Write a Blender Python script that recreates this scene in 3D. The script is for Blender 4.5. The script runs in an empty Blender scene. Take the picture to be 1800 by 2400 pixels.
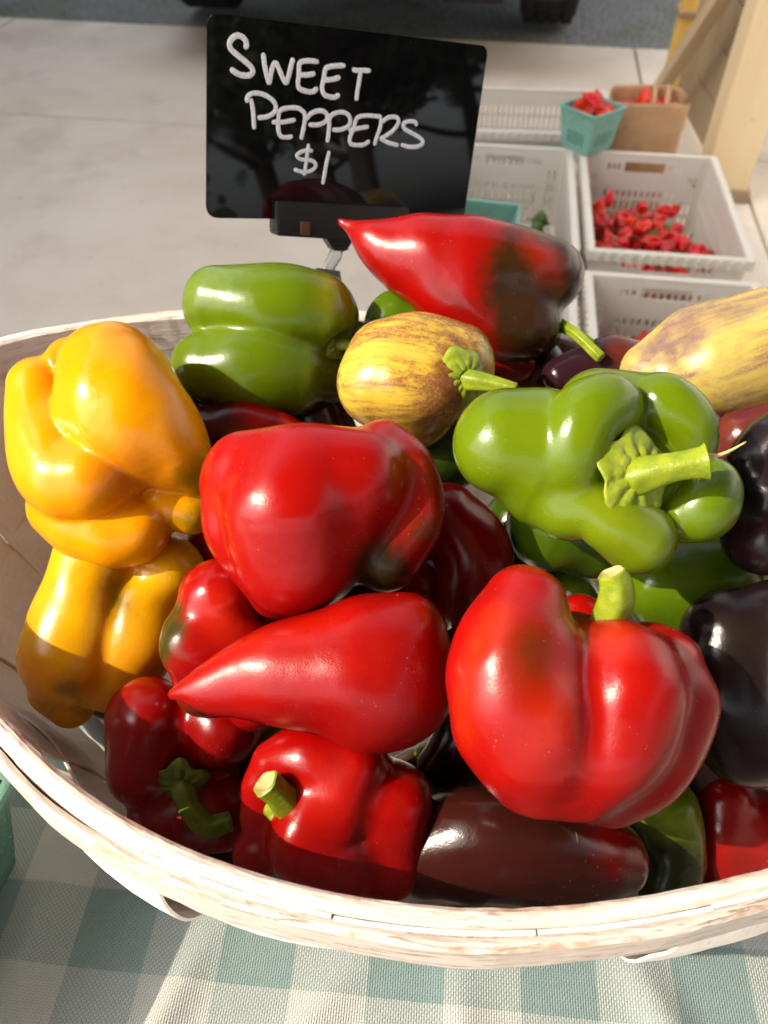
import bpy, bmesh, math, random
import numpy as np
from mathutils import Vector, Matrix, Euler, noise as mnoise
random.seed(7); np.random.seed(7)
SC = bpy.context.scene
COL = SC.collection
R = math.radians

# ------------------------------------------------------------------ camera
CAMZ = 1.17                       # lens height above the concrete floor
PITCH = R(47)
cd = bpy.data.cameras.new('camera'); cam = bpy.data.objects.new('camera', cd); COL.objects.link(cam)
cam.location = (0, 0, CAMZ); cam.rotation_euler = (R(90) - PITCH, 0, 0)
cd.sensor_fit = 'VERTICAL'; cd.sensor_height = 36; cd.lens = 27; cd.clip_start = .01; cd.clip_end = 400
cd.dof.use_dof = True; cd.dof.focus_distance = .345; cd.dof.aperture_fstop = 11.5
SC.camera = cam
# ------------------------------------------------------------------ sky, sun, exposure
SUN_EL, SUN_AZ = R(41), (-.96, -.22)          # direction TOWARDS the sun: left and a little behind the viewer
w = bpy.data.worlds.new('World'); SC.world = w; w.use_nodes = True
wn = w.node_tree; bg = wn.nodes['Background']
sky = wn.nodes.new('ShaderNodeTexSky'); sky.sky_type = 'NISHITA'; sky.sun_disc = False
sky.sun_elevation = SUN_EL; sky.sun_rotation = math.atan2(SUN_AZ[0], SUN_AZ[1])
sky.air_density = 1.0; sky.dust_density = 4.0; sky.ozone_density = 0.3
hs = wn.nodes.new('ShaderNodeHueSaturation'); hs.inputs['Saturation'].default_value = .38     # hazy, milky morning sky
wn.links.new(sky.outputs[0], hs.inputs['Color']); wn.links.new(hs.outputs[0], bg.inputs[0]); bg.inputs[1].default_value = .15
sl = bpy.data.lights.new('sun', 'SUN'); sl.energy = 3.0; sl.angle = R(.53); sl.color = (1, .85, .65)
so = bpy.data.objects.new('sun', sl); COL.objects.link(so)
_h = math.hypot(*SUN_AZ)
TOSUN = Vector((SUN_AZ[0]/_h*math.cos(SUN_EL), SUN_AZ[1]/_h*math.cos(SUN_EL), math.sin(SUN_EL)))
so.rotation_euler = TOSUN.to_track_quat('Z', 'Y').to_euler()
SC.view_settings.view_transform = 'Standard'; SC.view_settings.look = 'None'
SC.view_settings.gamma = 1; SC.view_settings.use_curve_mapping = False
SC.view_settings.exposure = 1.22
SC.cycles.use_denoising = True
SC.cycles.max_bounces = 8; SC.cycles.diffuse_bounces = 4; SC.cycles.glossy_bounces = 4
SC.cycles.sample_clamp_indirect = 6; SC.cycles.caustics_reflective = False; SC.cycles.caustics_refractive = False

# ------------------------------------------------------------------ helpers
CF = np.array([0, math.cos(PITCH), -math.sin(PITCH)]); CU = np.array([0, math.sin(PITCH), math.cos(PITCH)])
CO = np.array([0, 0, CAMZ])
def ray(u, v): return CF + np.array([(u - 900) / 1800, 0, 0]) + CU * ((1200 - v) / 1800)
def P(u, v, d): return CO + ray(u, v) * d                     # a place at measured depth d
def onz(u, v, z): r = ray(u, v); return CO + r * ((z - CAMZ) / r[2])   # a place on the level z
def lin(r, g, b): return tuple((c/255/12.92 if c <= 10 else ((c/255 + .055)/1.055)**2.4) for c in (r, g, b)) + (1,)

def tag(o, label=None, cat=None, group=None, kind=None):
    if label: o['label'] = label
    if cat: o['category'] = cat
    if group: o['group'] = group
    if kind: o['kind'] = kind
    return o
def empty(name, loc=(0, 0, 0), rz=0, **k):
    o = bpy.data.objects.new(name, None); COL.objects.link(o); o.location = loc; o.rotation_euler = (0, 0, rz)
    o.empty_display_size = .05
    return tag(o, **k)
def mesh_obj(name, verts, faces, m, parent=None, loc=(0, 0, 0), smooth=True):
    me = bpy.data.meshes.new(name)
    me.from_pydata([tuple(map(float, v)) for v in verts], [], [tuple(map(int, f)) for f in faces]); me.update()
    return me_obj(name, me, m, parent, loc, smooth)
def me_obj(name, me, m, parent=None, loc=(0, 0, 0), smooth=False):
    if m and not me.materials: me.materials.append(m)
    if smooth: me.polygons.foreach_set('use_smooth', [True] * len(me.polygons))
    o = bpy.data.objects.new(name, me); COL.objects.link(o); o.location = loc
    if parent: o.parent = parent
    return o
def bm_obj(name, bm, m, parent=None, loc=(0, 0, 0), smooth=False, rot=None):
    me = bpy.data.meshes.new(name); bm.to_mesh(me); bm.free()
    o = me_obj(name, me, m, parent, loc, smooth)
    if rot: o.rotation_euler = rot
    return o
def box(bm, c, s, rot=None, taper=1.0, bev=0):
    b = bmesh.new(); bmesh.ops.create_cube(b, size=1)
    for v in b.verts:
        k = taper if v.co.z < 0 else 1
        v.co = Vector((v.co.x*s[0]*k, v.co.y*s[1]*k, v.co.z*s[2]))
    if bev: bmesh.ops.bevel(b, geom=b.edges[:], offset=bev, segments=2, affect='EDGES', profile=.6)
    M = Matrix.Translation(c) @ (rot.to_matrix().to_4x4() if rot else Matrix())
    b.transform(M); t = bpy.data.meshes.new('t'); b.to_mesh(t); b.free(); bm.from_mesh(t); bpy.data.meshes.remove(t)
def catmull(pts, per=5):
    pts = np.asarray(pts, float)
    if len(pts) < 3:
        t = np.linspace(0, 1, per + 1)[:, None]; return pts[0] * (1 - t) + pts[-1] * t
    e = np.vstack([2*pts[0] - pts[1], pts, 2*pts[-1] - pts[-2]]); out = []
    for i in range(1, len(e) - 2):
        a, b, c, d = e[i-1:i+3]
        for k in range(per):
            t = k / per
            out.append(.5 * (2*b + (c - a)*t + (2*a - 5*b + 4*c - d)*t*t + (3*b - a - 3*c + d)*t**3))
    return np.vstack(out + [pts[-1]])
def tube(bm, pts, rad, seg=8, flat=None):
    """round tube through pts; rad a number or a list; flat=(normal, factor) squashes it along normal"""
    pts = [Vector(p) for p in pts]; n = len(pts)
    rad = [rad]*n if not hasattr(rad, '__len__') else list(rad)
    up = None; rings = []
    for i, p in enumerate(pts):
        t = (pts[min(i+1, n-1)] - pts[max(i-1, 0)]).normalized()
        if up is None: up = t.orthogonal().normalized()
        up = (up - t * up.dot(t)); up = up.normalized() if up.length > 1e-6 else t.orthogonal().normalized()
        s = t.cross(up); ring = []
        for k in range(seg):
            a = 2*math.pi*k/seg
            o = (up*math.cos(a) + s*math.sin(a)) * rad[i]
            if flat: o = o - flat[0] * (o.dot(flat[0]) * (1 - flat[1]))
            ring.append(bm.verts.new(p + o))
        rings.append(ring)
    for a, b in zip(rings, rings[1:]):
        for k in range(seg): bm.faces.new((a[k], a[(k+1) % seg], b[(k+1) % seg], b[k]))
    bm.faces.new(rings[0][::-1]); bm.faces.new(rings[-1])
def copy_tree(o, parent=None):
    c = o.copy(); COL.objects.link(c)
    if parent: c.parent = parent
    for ch in list(o.children): copy_tree(ch, c)
    return c

# ------------------------------------------------------------------ materials
class NT:
    def __init__(s, name):
        s.m = bpy.data.materials.new(name); s.m.use_nodes = True; s.t = s.m.node_tree; s.n = s.t.nodes
        s.b = s.n['Principled BSDF']; s.c = s.n.new('ShaderNodeTexCoord').outputs['Object']
    def put(s, sock, v):
        if v is None: return
        if isinstance(v, bpy.types.NodeSocket): s.t.links.new(v, sock)
        else: sock.default_value = v
    def noise(s, scale, detail=2, rough=.5, vec=None, out=0, dist=0):
        n = s.n.new('ShaderNodeTexNoise'); s.put(n.inputs['Vector'], vec or s.c)
        n.inputs['Scale'].default_value = scale; n.inputs['Detail'].default_value = detail
        n.inputs['Roughness'].default_value = rough; n.inputs['Distortion'].default_value = dist
        return n.outputs[out]
    def voro(s, scale, vec=None, feat='F1', out=0):
        n = s.n.new('ShaderNodeTexVoronoi'); n.feature = feat; s.put(n.inputs['Vector'], vec or s.c)
        n.inputs['Scale'].default_value = scale; return n.outputs[out]
    def ramp(s, v, a, b, lo=0., hi=1., smooth=True):
        n = s.n.new('ShaderNodeMapRange'); n.interpolation_type = 'SMOOTHSTEP' if smooth else 'LINEAR'
        s.put(n.inputs[0], v)
        for i, x in zip((1, 2, 3, 4), (a, b, lo, hi)): n.inputs[i].default_value = x
        return n.outputs[0]
    def math(s, op, a, b=None):
        n = s.n.new('ShaderNodeMath'); n.operation = op; s.put(n.inputs[0], a); s.put(n.inputs[1], b); return n.outputs[0]
    def vmath(s, op, a, b=None, out=0):
        n = s.n.new('ShaderNodeVectorMath'); n.operation = op; s.put(n.inputs[0], a); s.put(n.inputs[1], b); return n.outputs[out]
    def mix(s, f, a, b, mode='MIX'):
        n = s.n.new('ShaderNodeMix'); n.data_type = 'RGBA'; n.blend_type = mode
        s.put(n.inputs[0], f); s.put(n.inputs[6], a); s.put(n.inputs[7], b); return n.outputs[2]
    def mapping(s, rot=(0, 0, 0), scale=(1, 1, 1), loc=(0, 0, 0), vec=None):
        n = s.n.new('ShaderNodeMapping'); s.put(n.inputs[0], vec or s.c)
        n.inputs[1].default_value = loc; n.inputs[2].default_value = rot; n.inputs[3].default_value = scale; return n.outputs[0]
    def bump(s, h, strength, dist, prev=None):
        n = s.n.new('ShaderNodeBump'); n.inputs['Strength'].default_value = strength; n.inputs['Distance'].default_value = dist
        s.put(n.inputs['Height'], h); s.put(n.inputs['Normal'], prev); return n.outputs[0]
    def done(s, col=None, rough=None, normal=None, **k):
        s.put(s.b.inputs['Base Color'], col); s.put(s.b.inputs['Roughness'], rough); s.put(s.b.inputs['Normal'], normal)
        for a, v in k.items(): s.put(s.b.inputs[a.replace('_', ' ')], v)
        return s.m
def simple(name, c1, c2=None, rough=.5, nscale=20, bump=0, bscale=200, bdist=.001, **k):
    t = NT(name); col = t.mix(t.noise(nscale, 4, .6), c1, c2 or c1)
    return t.done(col, rough, t.bump(t.noise(bscale, 3), bump, bdist) if bump else None, **k)

SKIN_K = .51
def skin_mat(name, a, b, patches=(), streak=None, rough=(.15, .25), speck=.2, origin=None, sss=.0, nscale=16, wax=None):
    """waxy pepper skin. patches: (point, radius, softness, colour, raggedness[, stretch axis, stretch])"""
    t = NT(name)
    col = t.mix(t.ramp(t.noise(nscale, 3, .55), .32, .68), a, b)
    if streak:
        ax, c1, lo, hi, sc = streak[:5]
        q = Vector(ax).normalized().to_track_quat('X', 'Z').inverted().to_euler('XYZ')
        # rotate so that the fruit's axis is local X, then squeeze X: streaks run stem to tip
        v = t.mapping(rot=tuple(q), scale=(1, 1, 1)); v = t.vmath('MULTIPLY', v, (.10, 1, 1))
        n1 = t.noise(sc*2.2, 6, .72, v, dist=.4); n2 = t.noise(sc*.3, 3, .5, t.vmath('MULTIPLY', v, (3.5, 1, 1)))
        f = t.ramp(t.math('ADD', t.math('MULTIPLY', n1, .55), t.math('MULTIPLY', n2, .45)), lo, hi)
        f = t.math('MULTIPLY', f, t.ramp(t.noise(900, 2), .25, .6, .40, .85))
        col = t.mix(f, col, c1)
    for p in patches:
        c, r, soft, pc, rag = p[:5]
        d = t.vmath('SUBTRACT', t.c, tuple(np.asarray(c) - origin))
        if len(p) > 5:
            ax = Vector(p[5]).normalized(); k = 1 - 1/p[6]
            dot = t.vmath('DOT_PRODUCT', d, tuple(ax), 1)
            sc = t.n.new('ShaderNodeVectorMath'); sc.operation = 'SCALE'; sc.inputs[0].default_value = tuple(ax*k)
            t.put(sc.inputs[3], dot); d = t.vmath('SUBTRACT', d, sc.outputs[0])
        L = t.vmath('LENGTH', d, None, 1)
        L = t.math('ADD', L, t.math('MULTIPLY', t.math('SUBTRACT', t.noise(85, 6, .72), .5), rag*1.3))
        col = t.mix(t.ramp(L, r + soft, r - soft), col, pc)
    col = t.mix(1.0, col, (SKIN_K, SKIN_K, SKIN_K, 1), 'MULTIPLY')
    # tiny pale lenticels and dust
    if speck:
        v = t.voro(420); f = t.math('MULTIPLY', t.ramp(v, .13, .06), t.ramp(t.noise(35, 2), .54, .62))
        col = t.mix(t.math('MULTIPLY', f, speck), col, (.75, .68, .55, 1))
        v2 = t.voro(150); f2 = t.math('MULTIPLY', t.ramp(v2, .055, .03), t.ramp(t.noise(60, 2), .52, .58))
        col = t.mix(t.math('MULTIPLY', f2, speck*.5), col, (.8, .76, .66, 1))
        sc = t.ramp(t.noise(75, 3, .7, t.vmath('MULTIPLY', t.c, (1, .12, .5)), dist=1.5), .735, .76)      # hairline scuffs
        col = t.mix(t.math('MULTIPLY', sc, .30), col, (.55, .38, .28, 1))
        pr = t.math('MULTIPLY', t.ramp(t.voro(700), .22, .10), t.ramp(t.noise(14, 3), .50, .60))          # pores
        col = t.mix(t.math('MULTIPLY', pr, .28), col, t.mix(1.0, col, (.35, .28, .25, 1), 'MULTIPLY'))
    rg = t.ramp(t.noise(40, 3, .6), .3, .7, rough[0], rough[1])
    rg = t.math('ADD', rg, t.ramp(t.noise(9, 4, .65), .52, .62, 0, .10))
    nb = t.bump(t.noise(48, 2), .16, .004)
    nb = t.bump(t.noise(150, 3, .6), .08, .0016, nb)
    nb = t.bump(t.noise(1300, 3, .6), .22, .00035, nb)
    dent = t.ramp(t.voro(95), .10, .0); nb = t.bump(t.math('MULTIPLY', dent, t.ramp(t.noise(20, 2), .55, .62)), -.25, .0008, nb)
    return t.done(col, rg, nb, Specular_IOR_Level=.36, Coat_Weight=.08, Coat_Roughness=.10, IOR=1.45)

# ------------------------------------------------------------------ implicit surfaces (lobes blended together)
def smin(a, b, k):
    h = np.clip(.5 + .5*(b - a)/k, 0, 1); return b*(1 - h) + a*h - k*h*(1 - h)
def chain_sdf(p, c, r):
    """c: (n,3) r: (n) polyline of spheres"""
    d = None
    for i in range(len(c) - 1):
        ba = c[i+1] - c[i]; L = ba @ ba + 1e-12
        t = np.clip(((p - c[i]) @ ba) / L, 0, 1)
        e = np.linalg.norm(p - (c[i] + t[:, None]*ba), axis=1) - (r[i] + (r[i+1] - r[i])*t)
        d = e if d is None else np.minimum(d, e)
    return d
class Blob:
    def __init__(s, lobes, k=.006, carve=(), kc=.006, amp=.0008, freq=45, seed=0):
        s.l, s.k, s.cv, s.kc = [(q + (None,))[:3] for q in lobes], k, carve, kc
        rg = np.random.RandomState(seed); s.w = rg.normal(size=(7, 3)) * freq; s.ph = rg.rand(7)*6.28; s.amp = amp
    def f(s, p):
        d = None
        for c, r, k in s.l:
            e = chain_sdf(p, c, r); d = e if d is None else smin(d, e, k or s.k)
        for c, r in s.cv:
            d = -smin(-d, chain_sdf(p, c, r), s.kc)
        return d + s.amp * np.sin(p @ s.w.T + s.ph).sum(1) / 2.6
    def mesh(s, n=60):
        lo = np.min([np.min(c - r[:, None], 0) for c, r, k in s.l], 0) - .006; hi = np.max([np.max(c + r[:, None], 0) for c, r, k in s.l], 0) + .006
        h = (hi - lo).max() / n; N = np.ceil((hi - lo)/h).astype(int) + 1
        ax = [lo[i] + h*np.arange(N[i]) for i in range(3)]
        G = np.stack(np.meshgrid(*ax, indexing='ij'), -1).reshape(-1, 3)
        V = s.f(G).reshape(N); I = V < 0
        C = [(a, b, c) for a in (0, 1) for b in (0, 1) for c in (0, 1)]
        sub = lambda A, o: A[o[0]:N[0]-1+o[0], o[1]:N[1]-1+o[1], o[2]:N[2]-1+o[2]]
        cnt = sum(sub(I, o).astype(int) for o in C); act = (cnt > 0) & (cnt < 8)
        acc = np.zeros(act.shape + (3,)); num = np.zeros(act.shape)
        for o in C:
            for x in range(3):
                if o[x]: continue
                q = list(o); q[x] = 1; a, b = sub(V, o), sub(V, q); cr = (a < 0) != (b < 0)
                t = np.where(cr, a/np.where(cr, a - b, 1), 0); pos = np.zeros(act.shape + (3,)); pos[...] = o; pos[..., x] += t
                acc += pos*cr[..., None]; num += cr
        idx = -np.ones(act.shape, int); idx[act] = np.arange(act.sum())
        ijk = np.argwhere(act); vs = lo + h*(ijk + acc[act]/num[act][:, None])
        F = []
        for x in range(3):
            y, z = (x+1) % 3, (x+2) % 3
            A = np.take(I, range(N[x]-1), x); B = np.take(I, range(1, N[x]), x); cr = np.argwhere(A != B)
            cr = cr[(cr[:, y] > 0) & (cr[:, z] > 0) & (cr[:, y] < N[y]-1) & (cr[:, z] < N[z]-1)]
            ins = A[tuple(cr.T)]
            def at(dy, dz):
                q = cr.copy(); q[:, y] += dy; q[:, z] += dz; return idx[tuple(q.T)]
            q = np.stack([at(-1, -1), at(0, -1), at(0, 0), at(-1, 0)], 1)
            q[~ins] = q[~ins][:, ::-1]; F.append(q)
        F = np.vstack(F); F = F[(F >= 0).all(1)]
        e = 2e-4; E = np.eye(3)*e
        for _ in range(3):
            d = s.f(vs); g = np.stack([(s.f(vs + E[i]) - s.f(vs - E[i]))/(2*e) for i in range(3)], 1)
            vs = vs - np.clip(d/np.maximum((g*g).sum(1), .2), -h, h)[:, None]*g*.9
        return vs, F
def lobe(nodes, D, per=11):
    """nodes (u, v, dz, r) in photo pixels at base depth D -> chain of spheres in metres"""
    c, r = [], []
    for u, v, dz, rr in nodes:
        d = D*(1 + dz/1800); c.append(P(u, v, d)); r.append(rr*d/1800)
    if len(nodes) == 1: c.append(c[0] + 1e-4); r.append(r[0])
    q = catmull(np.c_[c, r], per); return q[:, :3], np.maximum(q[:, 3], 5e-4)

# ================================================================== THE SETTING
YAW = R(-9)
E1 = Vector((math.cos(YAW), math.sin(YAW), 0)); E2 = Vector((-math.sin(YAW), math.cos(YAW), 0))
def gp(a, b, z=0): v = E1*a + E2*b; return Vector((v.x, v.y, z))
def ground_mat():
    t = NT('lot_gravel')
    c = t.mix(t.ramp(t.noise(60, 5, .7), .3, .7), lin(92, 92, 93), lin(150, 150, 148))
    c = t.mix(t.ramp(t.noise(1.5, 4, .6), .45, .62), c, lin(104, 108, 88))
    c = t.mix(t.ramp(t.voro(55), .45, .15), c, lin(160, 158, 154))
    return t.done(c, .9, t.bump(t.voro(55), .8, .02))
bm = bmesh.new(); bmesh.ops.create_grid(bm, x_segments=8, y_segments=8, size=120)
tag(bm_obj('ground', bm, ground_mat(), loc=(0, 0, -.03)), kind='structure')

def concrete_mat():
    t = NT('brushed_concrete'); w = t.vmath('ADD', t.c, None)
    n = t.n.new('ShaderNodeObjectInfo')
    v = t.vmath('ADD', t.c, n.outputs['Location'])
    c = t.mix(t.ramp(t.noise(1.6, 5, .6, v), .32, .68), lin(214, 199, 180), lin(230, 217, 200))
    c = t.mix(t.math('MULTIPLY', t.ramp(t.noise(4, 5, .65, v, dist=.2), .5, .8), .6), c, lin(196, 180, 160))
    c = t.mix(t.math('MULTIPLY', t.ramp(t.noise(22, 3, .6, v), .66, .74), .35), c, lin(128, 124, 120))
    c = t.mix(t.math('MULTIPLY', t.ramp(t.noise(160, 2, .6, v), .4, .7), .25), c, lin(232, 222, 206))
    c = t.mix(t.math('MULTIPLY', t.ramp(t.noise(300, 2, .6, v), .66, .72), .45), c, lin(120, 112, 102))
    c = t.mix(t.math('MULTIPLY', t.ramp(t.noise(.9, 5, .7, v), .54, .64), .30), c, lin(176, 160, 140))
    nb = t.bump(t.noise(240, 2, .6, v), .25, .002)
    return t.done(c, t.ramp(t.noise(3, 3, .5, v), .3, .7, .55, .75), nb)
CONC = concrete_mat()
pav = empty('pavement', kind='structure')
def slab(a0, a1, b0, b1):
    bm = bmesh.new(); g = .005
    box(bm, (0, 0, -.05), (a1 - a0 - 2*g, b1 - b0 - 2*g, .1), bev=.006)
    o = bm_obj('concrete_slab', bm, CONC, pav, gp((a0+a1)/2, (b0+b1)/2), rot=(0, 0, YAW))
for a0, a1 in ((-8.9, -5.6), (-5.6, -2.62), (-2.62, .535), (.535, 3.7), (3.7, 7)): slab(a0, a1, 3.015, 4.26)
for a0, a1 in ((-8.2, -5.2), (-5.2, -2.2), (-2.2, .815), (.815, 3.6), (3.6, 7)):
    slab(a0, a1, .9, 3.015); slab(a0, a1, -2.4, .9)

# ------------------------------------------------ building added out of view, placed so its shade covers the pavement
def siding_mat(name, c1, c2):
    t = NT(name); c = t.mix(t.noise(6, 4, .6), c1, c2); return t.done(c, .7, t.bump(t.noise(90, 3), .2, .002))
SID = siding_mat('painted_siding', lin(196, 188, 172), lin(210, 203, 188))
DARKW = siding_mat('dark_trim', lin(60, 58, 55), lin(74, 70, 66))
GLASS = NT('dark_window_glass').done((.02, .025, .03, 1), .08)
bld = empty('shade_building', (-5.2, 3.68, 0), label='unseen cream sided building added at the left to shade the pavement', cat='building')
bm = bmesh.new(); box(bm, (0, 0, 2), (4.6, 7.2, 4)); bm_obj('wall', bm, SID, bld)
for k in range(20):
    bm = bmesh.new(); box(bm, (2.31, 0, .15 + .2*k), (.03, 7.24, .17)); bm_obj('siding_board', bm, SID, bld)
bm = bmesh.new(); box(bm, (0, 0, 4.08), (4.7, 7.3, .14), bev=.02); bm_obj('roof', bm, DARKW, bld)
for y in (-1.9, 1.9):
    bm = bmesh.new(); box(bm, (2.35, y, 1.7), (.09, 1.3, 1.2)); wd = bm_obj('window', bm, DARKW, bld)
    bm = bmesh.new(); box(bm, (2.38, y, 1.7), (.06, 1.14, 1.04)); bm_obj('pane', bm, GLASS, wd)
bm = bmesh.new(); box(bm, (2.35, 0, 1.05), (.08, .95, 2.1)); dr = bm_obj('door', bm, DARKW, bld)
bm = bmesh.new(); box(bm, (2.42, .38, 1.0), (.06, .04, .14), bev=.008); bm_obj('handle', bm, GLASS, dr)

# ------------------------------------------------ posts of the market shelter
def paint_mat(name, c1, c2, s=9):
    t = NT(name); v = t.vmath('MULTIPLY', t.c, (1, 1, .12))
    c = t.mix(t.ramp(t.noise(s, 4, .6, v), .3, .7), c1, c2)
    c = t.mix(t.math('MULTIPLY', t.ramp(t.noise(26, 4, .7), .63, .72), .5), c, lin(176, 146, 104))
    return t.done(c, .55, t.bump(t.noise(60, 4, .6, v), .25, .002))
BEIGE = paint_mat('beige_paint', lin(232, 206, 160), lin(238, 216, 174))
TAN = paint_mat('tan_board', lin(150, 128, 98), lin(168, 146, 114))
TANL = paint_mat('light_tan_board', lin(186, 164, 130), lin(200, 178, 144))
YEL = paint_mat('yellow_paint', lin(222, 182, 92), lin(230, 190, 100))
def board(name, p, q, s, m, roll=0, parent=None):
    """a board of section s from p to q"""
    p, q = Vector(p), Vector(q); d = q - p; bm = bmesh.new()
    box(bm, (0, 0, 0), (s[0], s[1], d.length), bev=.004)
    o = bm_obj(name, bm, m, parent, (p + q)/2); o.rotation_mode = 'QUATERNION'
    o.rotation_quaternion = d.to_track_quat('Z', 'Y') @ Euler((0, 0, roll)).to_quaternion(); return o
ps = empty('shelter_post', (1.135, 2.585, 0), label='thick beige painted shelter post at the right behind the crates', cat='post')
bm = bmesh.new(); box(bm, (0, 0, 1.3), (.145, .145, 2.6), bev=.006); bm_obj('post', bm, BEIGE, ps, rot=(0, 0, R(-8)))
bm = bmesh.new(); box(bm, (0, 0, .02), (.17, .17, .04), bev=.005); bm_obj('post_base', bm, TAN, ps, rot=(0, 0, R(-8)))
tag(board('wooden_brace', (1.075, 2.60, .78), (1.10, 3.34, .06), (.05, .05), TANL), 'slanting light tan brace running down behind the paper bag', 'brace')
yp = empty('yellow_post', (1.21, 3.52, 0), label='slim yellow painted post behind the paper bag', cat='post')
bm = bmesh.new(); box(bm, (0, 0, 1.3), (.075, .09, 2.6), bev=.005); bm_obj('post', bm, YEL, yp, rot=(0, 0, R(-8)))
bm = bmesh.new(); box(bm, (0, 0, .3), (.10, .12, .02), bev=.004); bm_obj('bracket', bm, TAN, yp, rot=(0, 0, R(-8)))
pn = empty('plank_partition', (1.195, 3.05, 0), rz=R(86), label='low brown plank partition between the yellow post and the beige post', cat='partition')
for k in range(6):
    bm = bmesh.new(); box(bm, (0, 0, .09 + .148*k), (.80, .022, .144), bev=.003); bm_obj('plank', bm, TAN, pn)

# ------------------------------------------------ board roof added out of view, sized to cut sky light and darken reflections
RFW = siding_mat('roof_boards', lin(120, 102, 82), lin(142, 122, 100))
rf = empty('sky_shade_roof', (.25, -.95, 2.5), label='unseen low board roof added over the stall to cut the sky light', cat='roof')
for k in range(16):
    bm = bmesh.new(); box(bm, (0, -1.87 + .25*k, .1), (2.7, .244, .025)); bm_obj('roof_board', bm, RFW, rf)
for k in range(6):
    bm = bmesh.new(); box(bm, (-1.25 + .5*k, 0, 0), (.05, 4.0, .15)); bm_obj('rafter', bm, TAN, rf)

# ------------------------------------------------ pickup truck standing on the lot
BLK = NT('black_truck_paint').done((.012, .013, .016, 1), .25, Coat_Weight=.6)
PLAST = simple('black_trim', (.015, .015, .016, 1), rough=.6)
RUB = simple('tyre_rubber', (.018, .018, .02, 1), (.03, .03, .03, 1), .8, bump=.3, bscale=60, bdist=.004)
CHR = NT('dull_metal').done((.5, .5, .52, 1), .3, Metallic=1)
LENS = NT('headlight_lens').done((.6, .62, .65, 1), .08)
tr = empty('pickup_truck', gp(-.77, 4.62), rz=YAW, label='dark pickup truck parked on the lot with its wide tyres at the pavement edge', cat='truck')
def prism(bm, prof, w, y0=0):
    a = [bm.verts.new((-w/2, y, z)) for y, z in prof]; b = [bm.verts.new((w/2, y, z)) for y, z in prof]
    n = len(prof); bm.faces.new(a); bm.faces.new(b[::-1])
    for i in range(n): bm.faces.new((a[i], b[i], b[(i+1) % n], a[(i+1) % n]))
    bmesh.ops.recalc_face_normals(bm, faces=bm.faces)
bm = bmesh.new(); prism(bm, [(-.85, .5), (-.88, .9), (-.5, 1.12), (1.75, 1.14), (1.8, 1.85), (2.2, 1.92), (3.3, 1.92), (3.95, 1.25), (5.1, 1.18), (5.2, .62), (4.75, .5), (4.4, .85), (3.9, .85), (3.5, .5), (.45, .5), (.25, .85), (-.2, .85), (-.4, .42)], 1.9)
bm_obj('body', bm, BLK, tr)
bm = bmesh.new(); box(bm, (0, 2.1, .33), (1.36, 5.6, .2), bev=.02); bm_obj('chassis', bm, PLAST, tr)
for s in (-1, 1):
    for y in (0.05, 4.1):
        wh = empty('wheel', (s*.885, y, .37)); wh.parent = tr
        prof = [(.20, -.13), (.30, -.145), (.345, -.135), (.368, -.105), (.37, 0), (.368, .105), (.345, .135), (.30, .145), (.20, .13)]
        bm = bmesh.new(); rings = []
        for k in range(40):
            a = 2*math.pi*k/40; rr = [bm.verts.new((x, r*math.cos(a), r*math.sin(a))) for r, x in prof]; rings.append(rr)
        for k in range(40):
            for j in range(len(prof)-1): bm.faces.new((rings[k][j], rings[k][j+1], rings[(k+1) % 40][j+1], rings[(k+1) % 40][j]))
        for k in range(40):                       # tread blocks
            a = 2*math.pi*k/40
            for x in (-.095, -.032, .032, .095):
                box(bm, (x, .372*math.cos(a + x), .372*math.sin(a + x)), (.05, .014, .036), Euler((a + x, 0, 0)))
        bm_obj('tyre', bm, RUB, wh, smooth=False)
        bm = bmesh.new(); bmesh.ops.create_cone(bm, cap_ends=True, segments=28, radius1=.21, radius2=.18, depth=.2)
        bm_obj('rim', bm, CHR, wh, rot=(0, R(90)*s, 0))
    bm = bmesh.new(); box(bm, (s*.78, -.87, .78), (.26, .06, .16), bev=.01); bm_obj('headlight', bm, LENS, tr)
    bm = bmesh.new(); box(bm, (s*.955, 2.3, 1.5), (.02, .8, .4)); bm_obj('side_window', bm, GLASS, tr)
bm = bmesh.new(); box(bm, (0, -.86, .50), (1.9, .2, .38), bev=.04); bm_obj('bumper', bm, PLAST, tr)
bm = bmesh.new(); box(bm, (0, 1.77, 1.5), (1.5, .04, .45)); bm_obj('cab_window', bm, GLASS, tr)
bm = bmesh.new(); box(bm, (0, -.87, .78), (1.2, .05, .18), bev=.01); bm_obj('grille', bm, BLK, tr)

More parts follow.
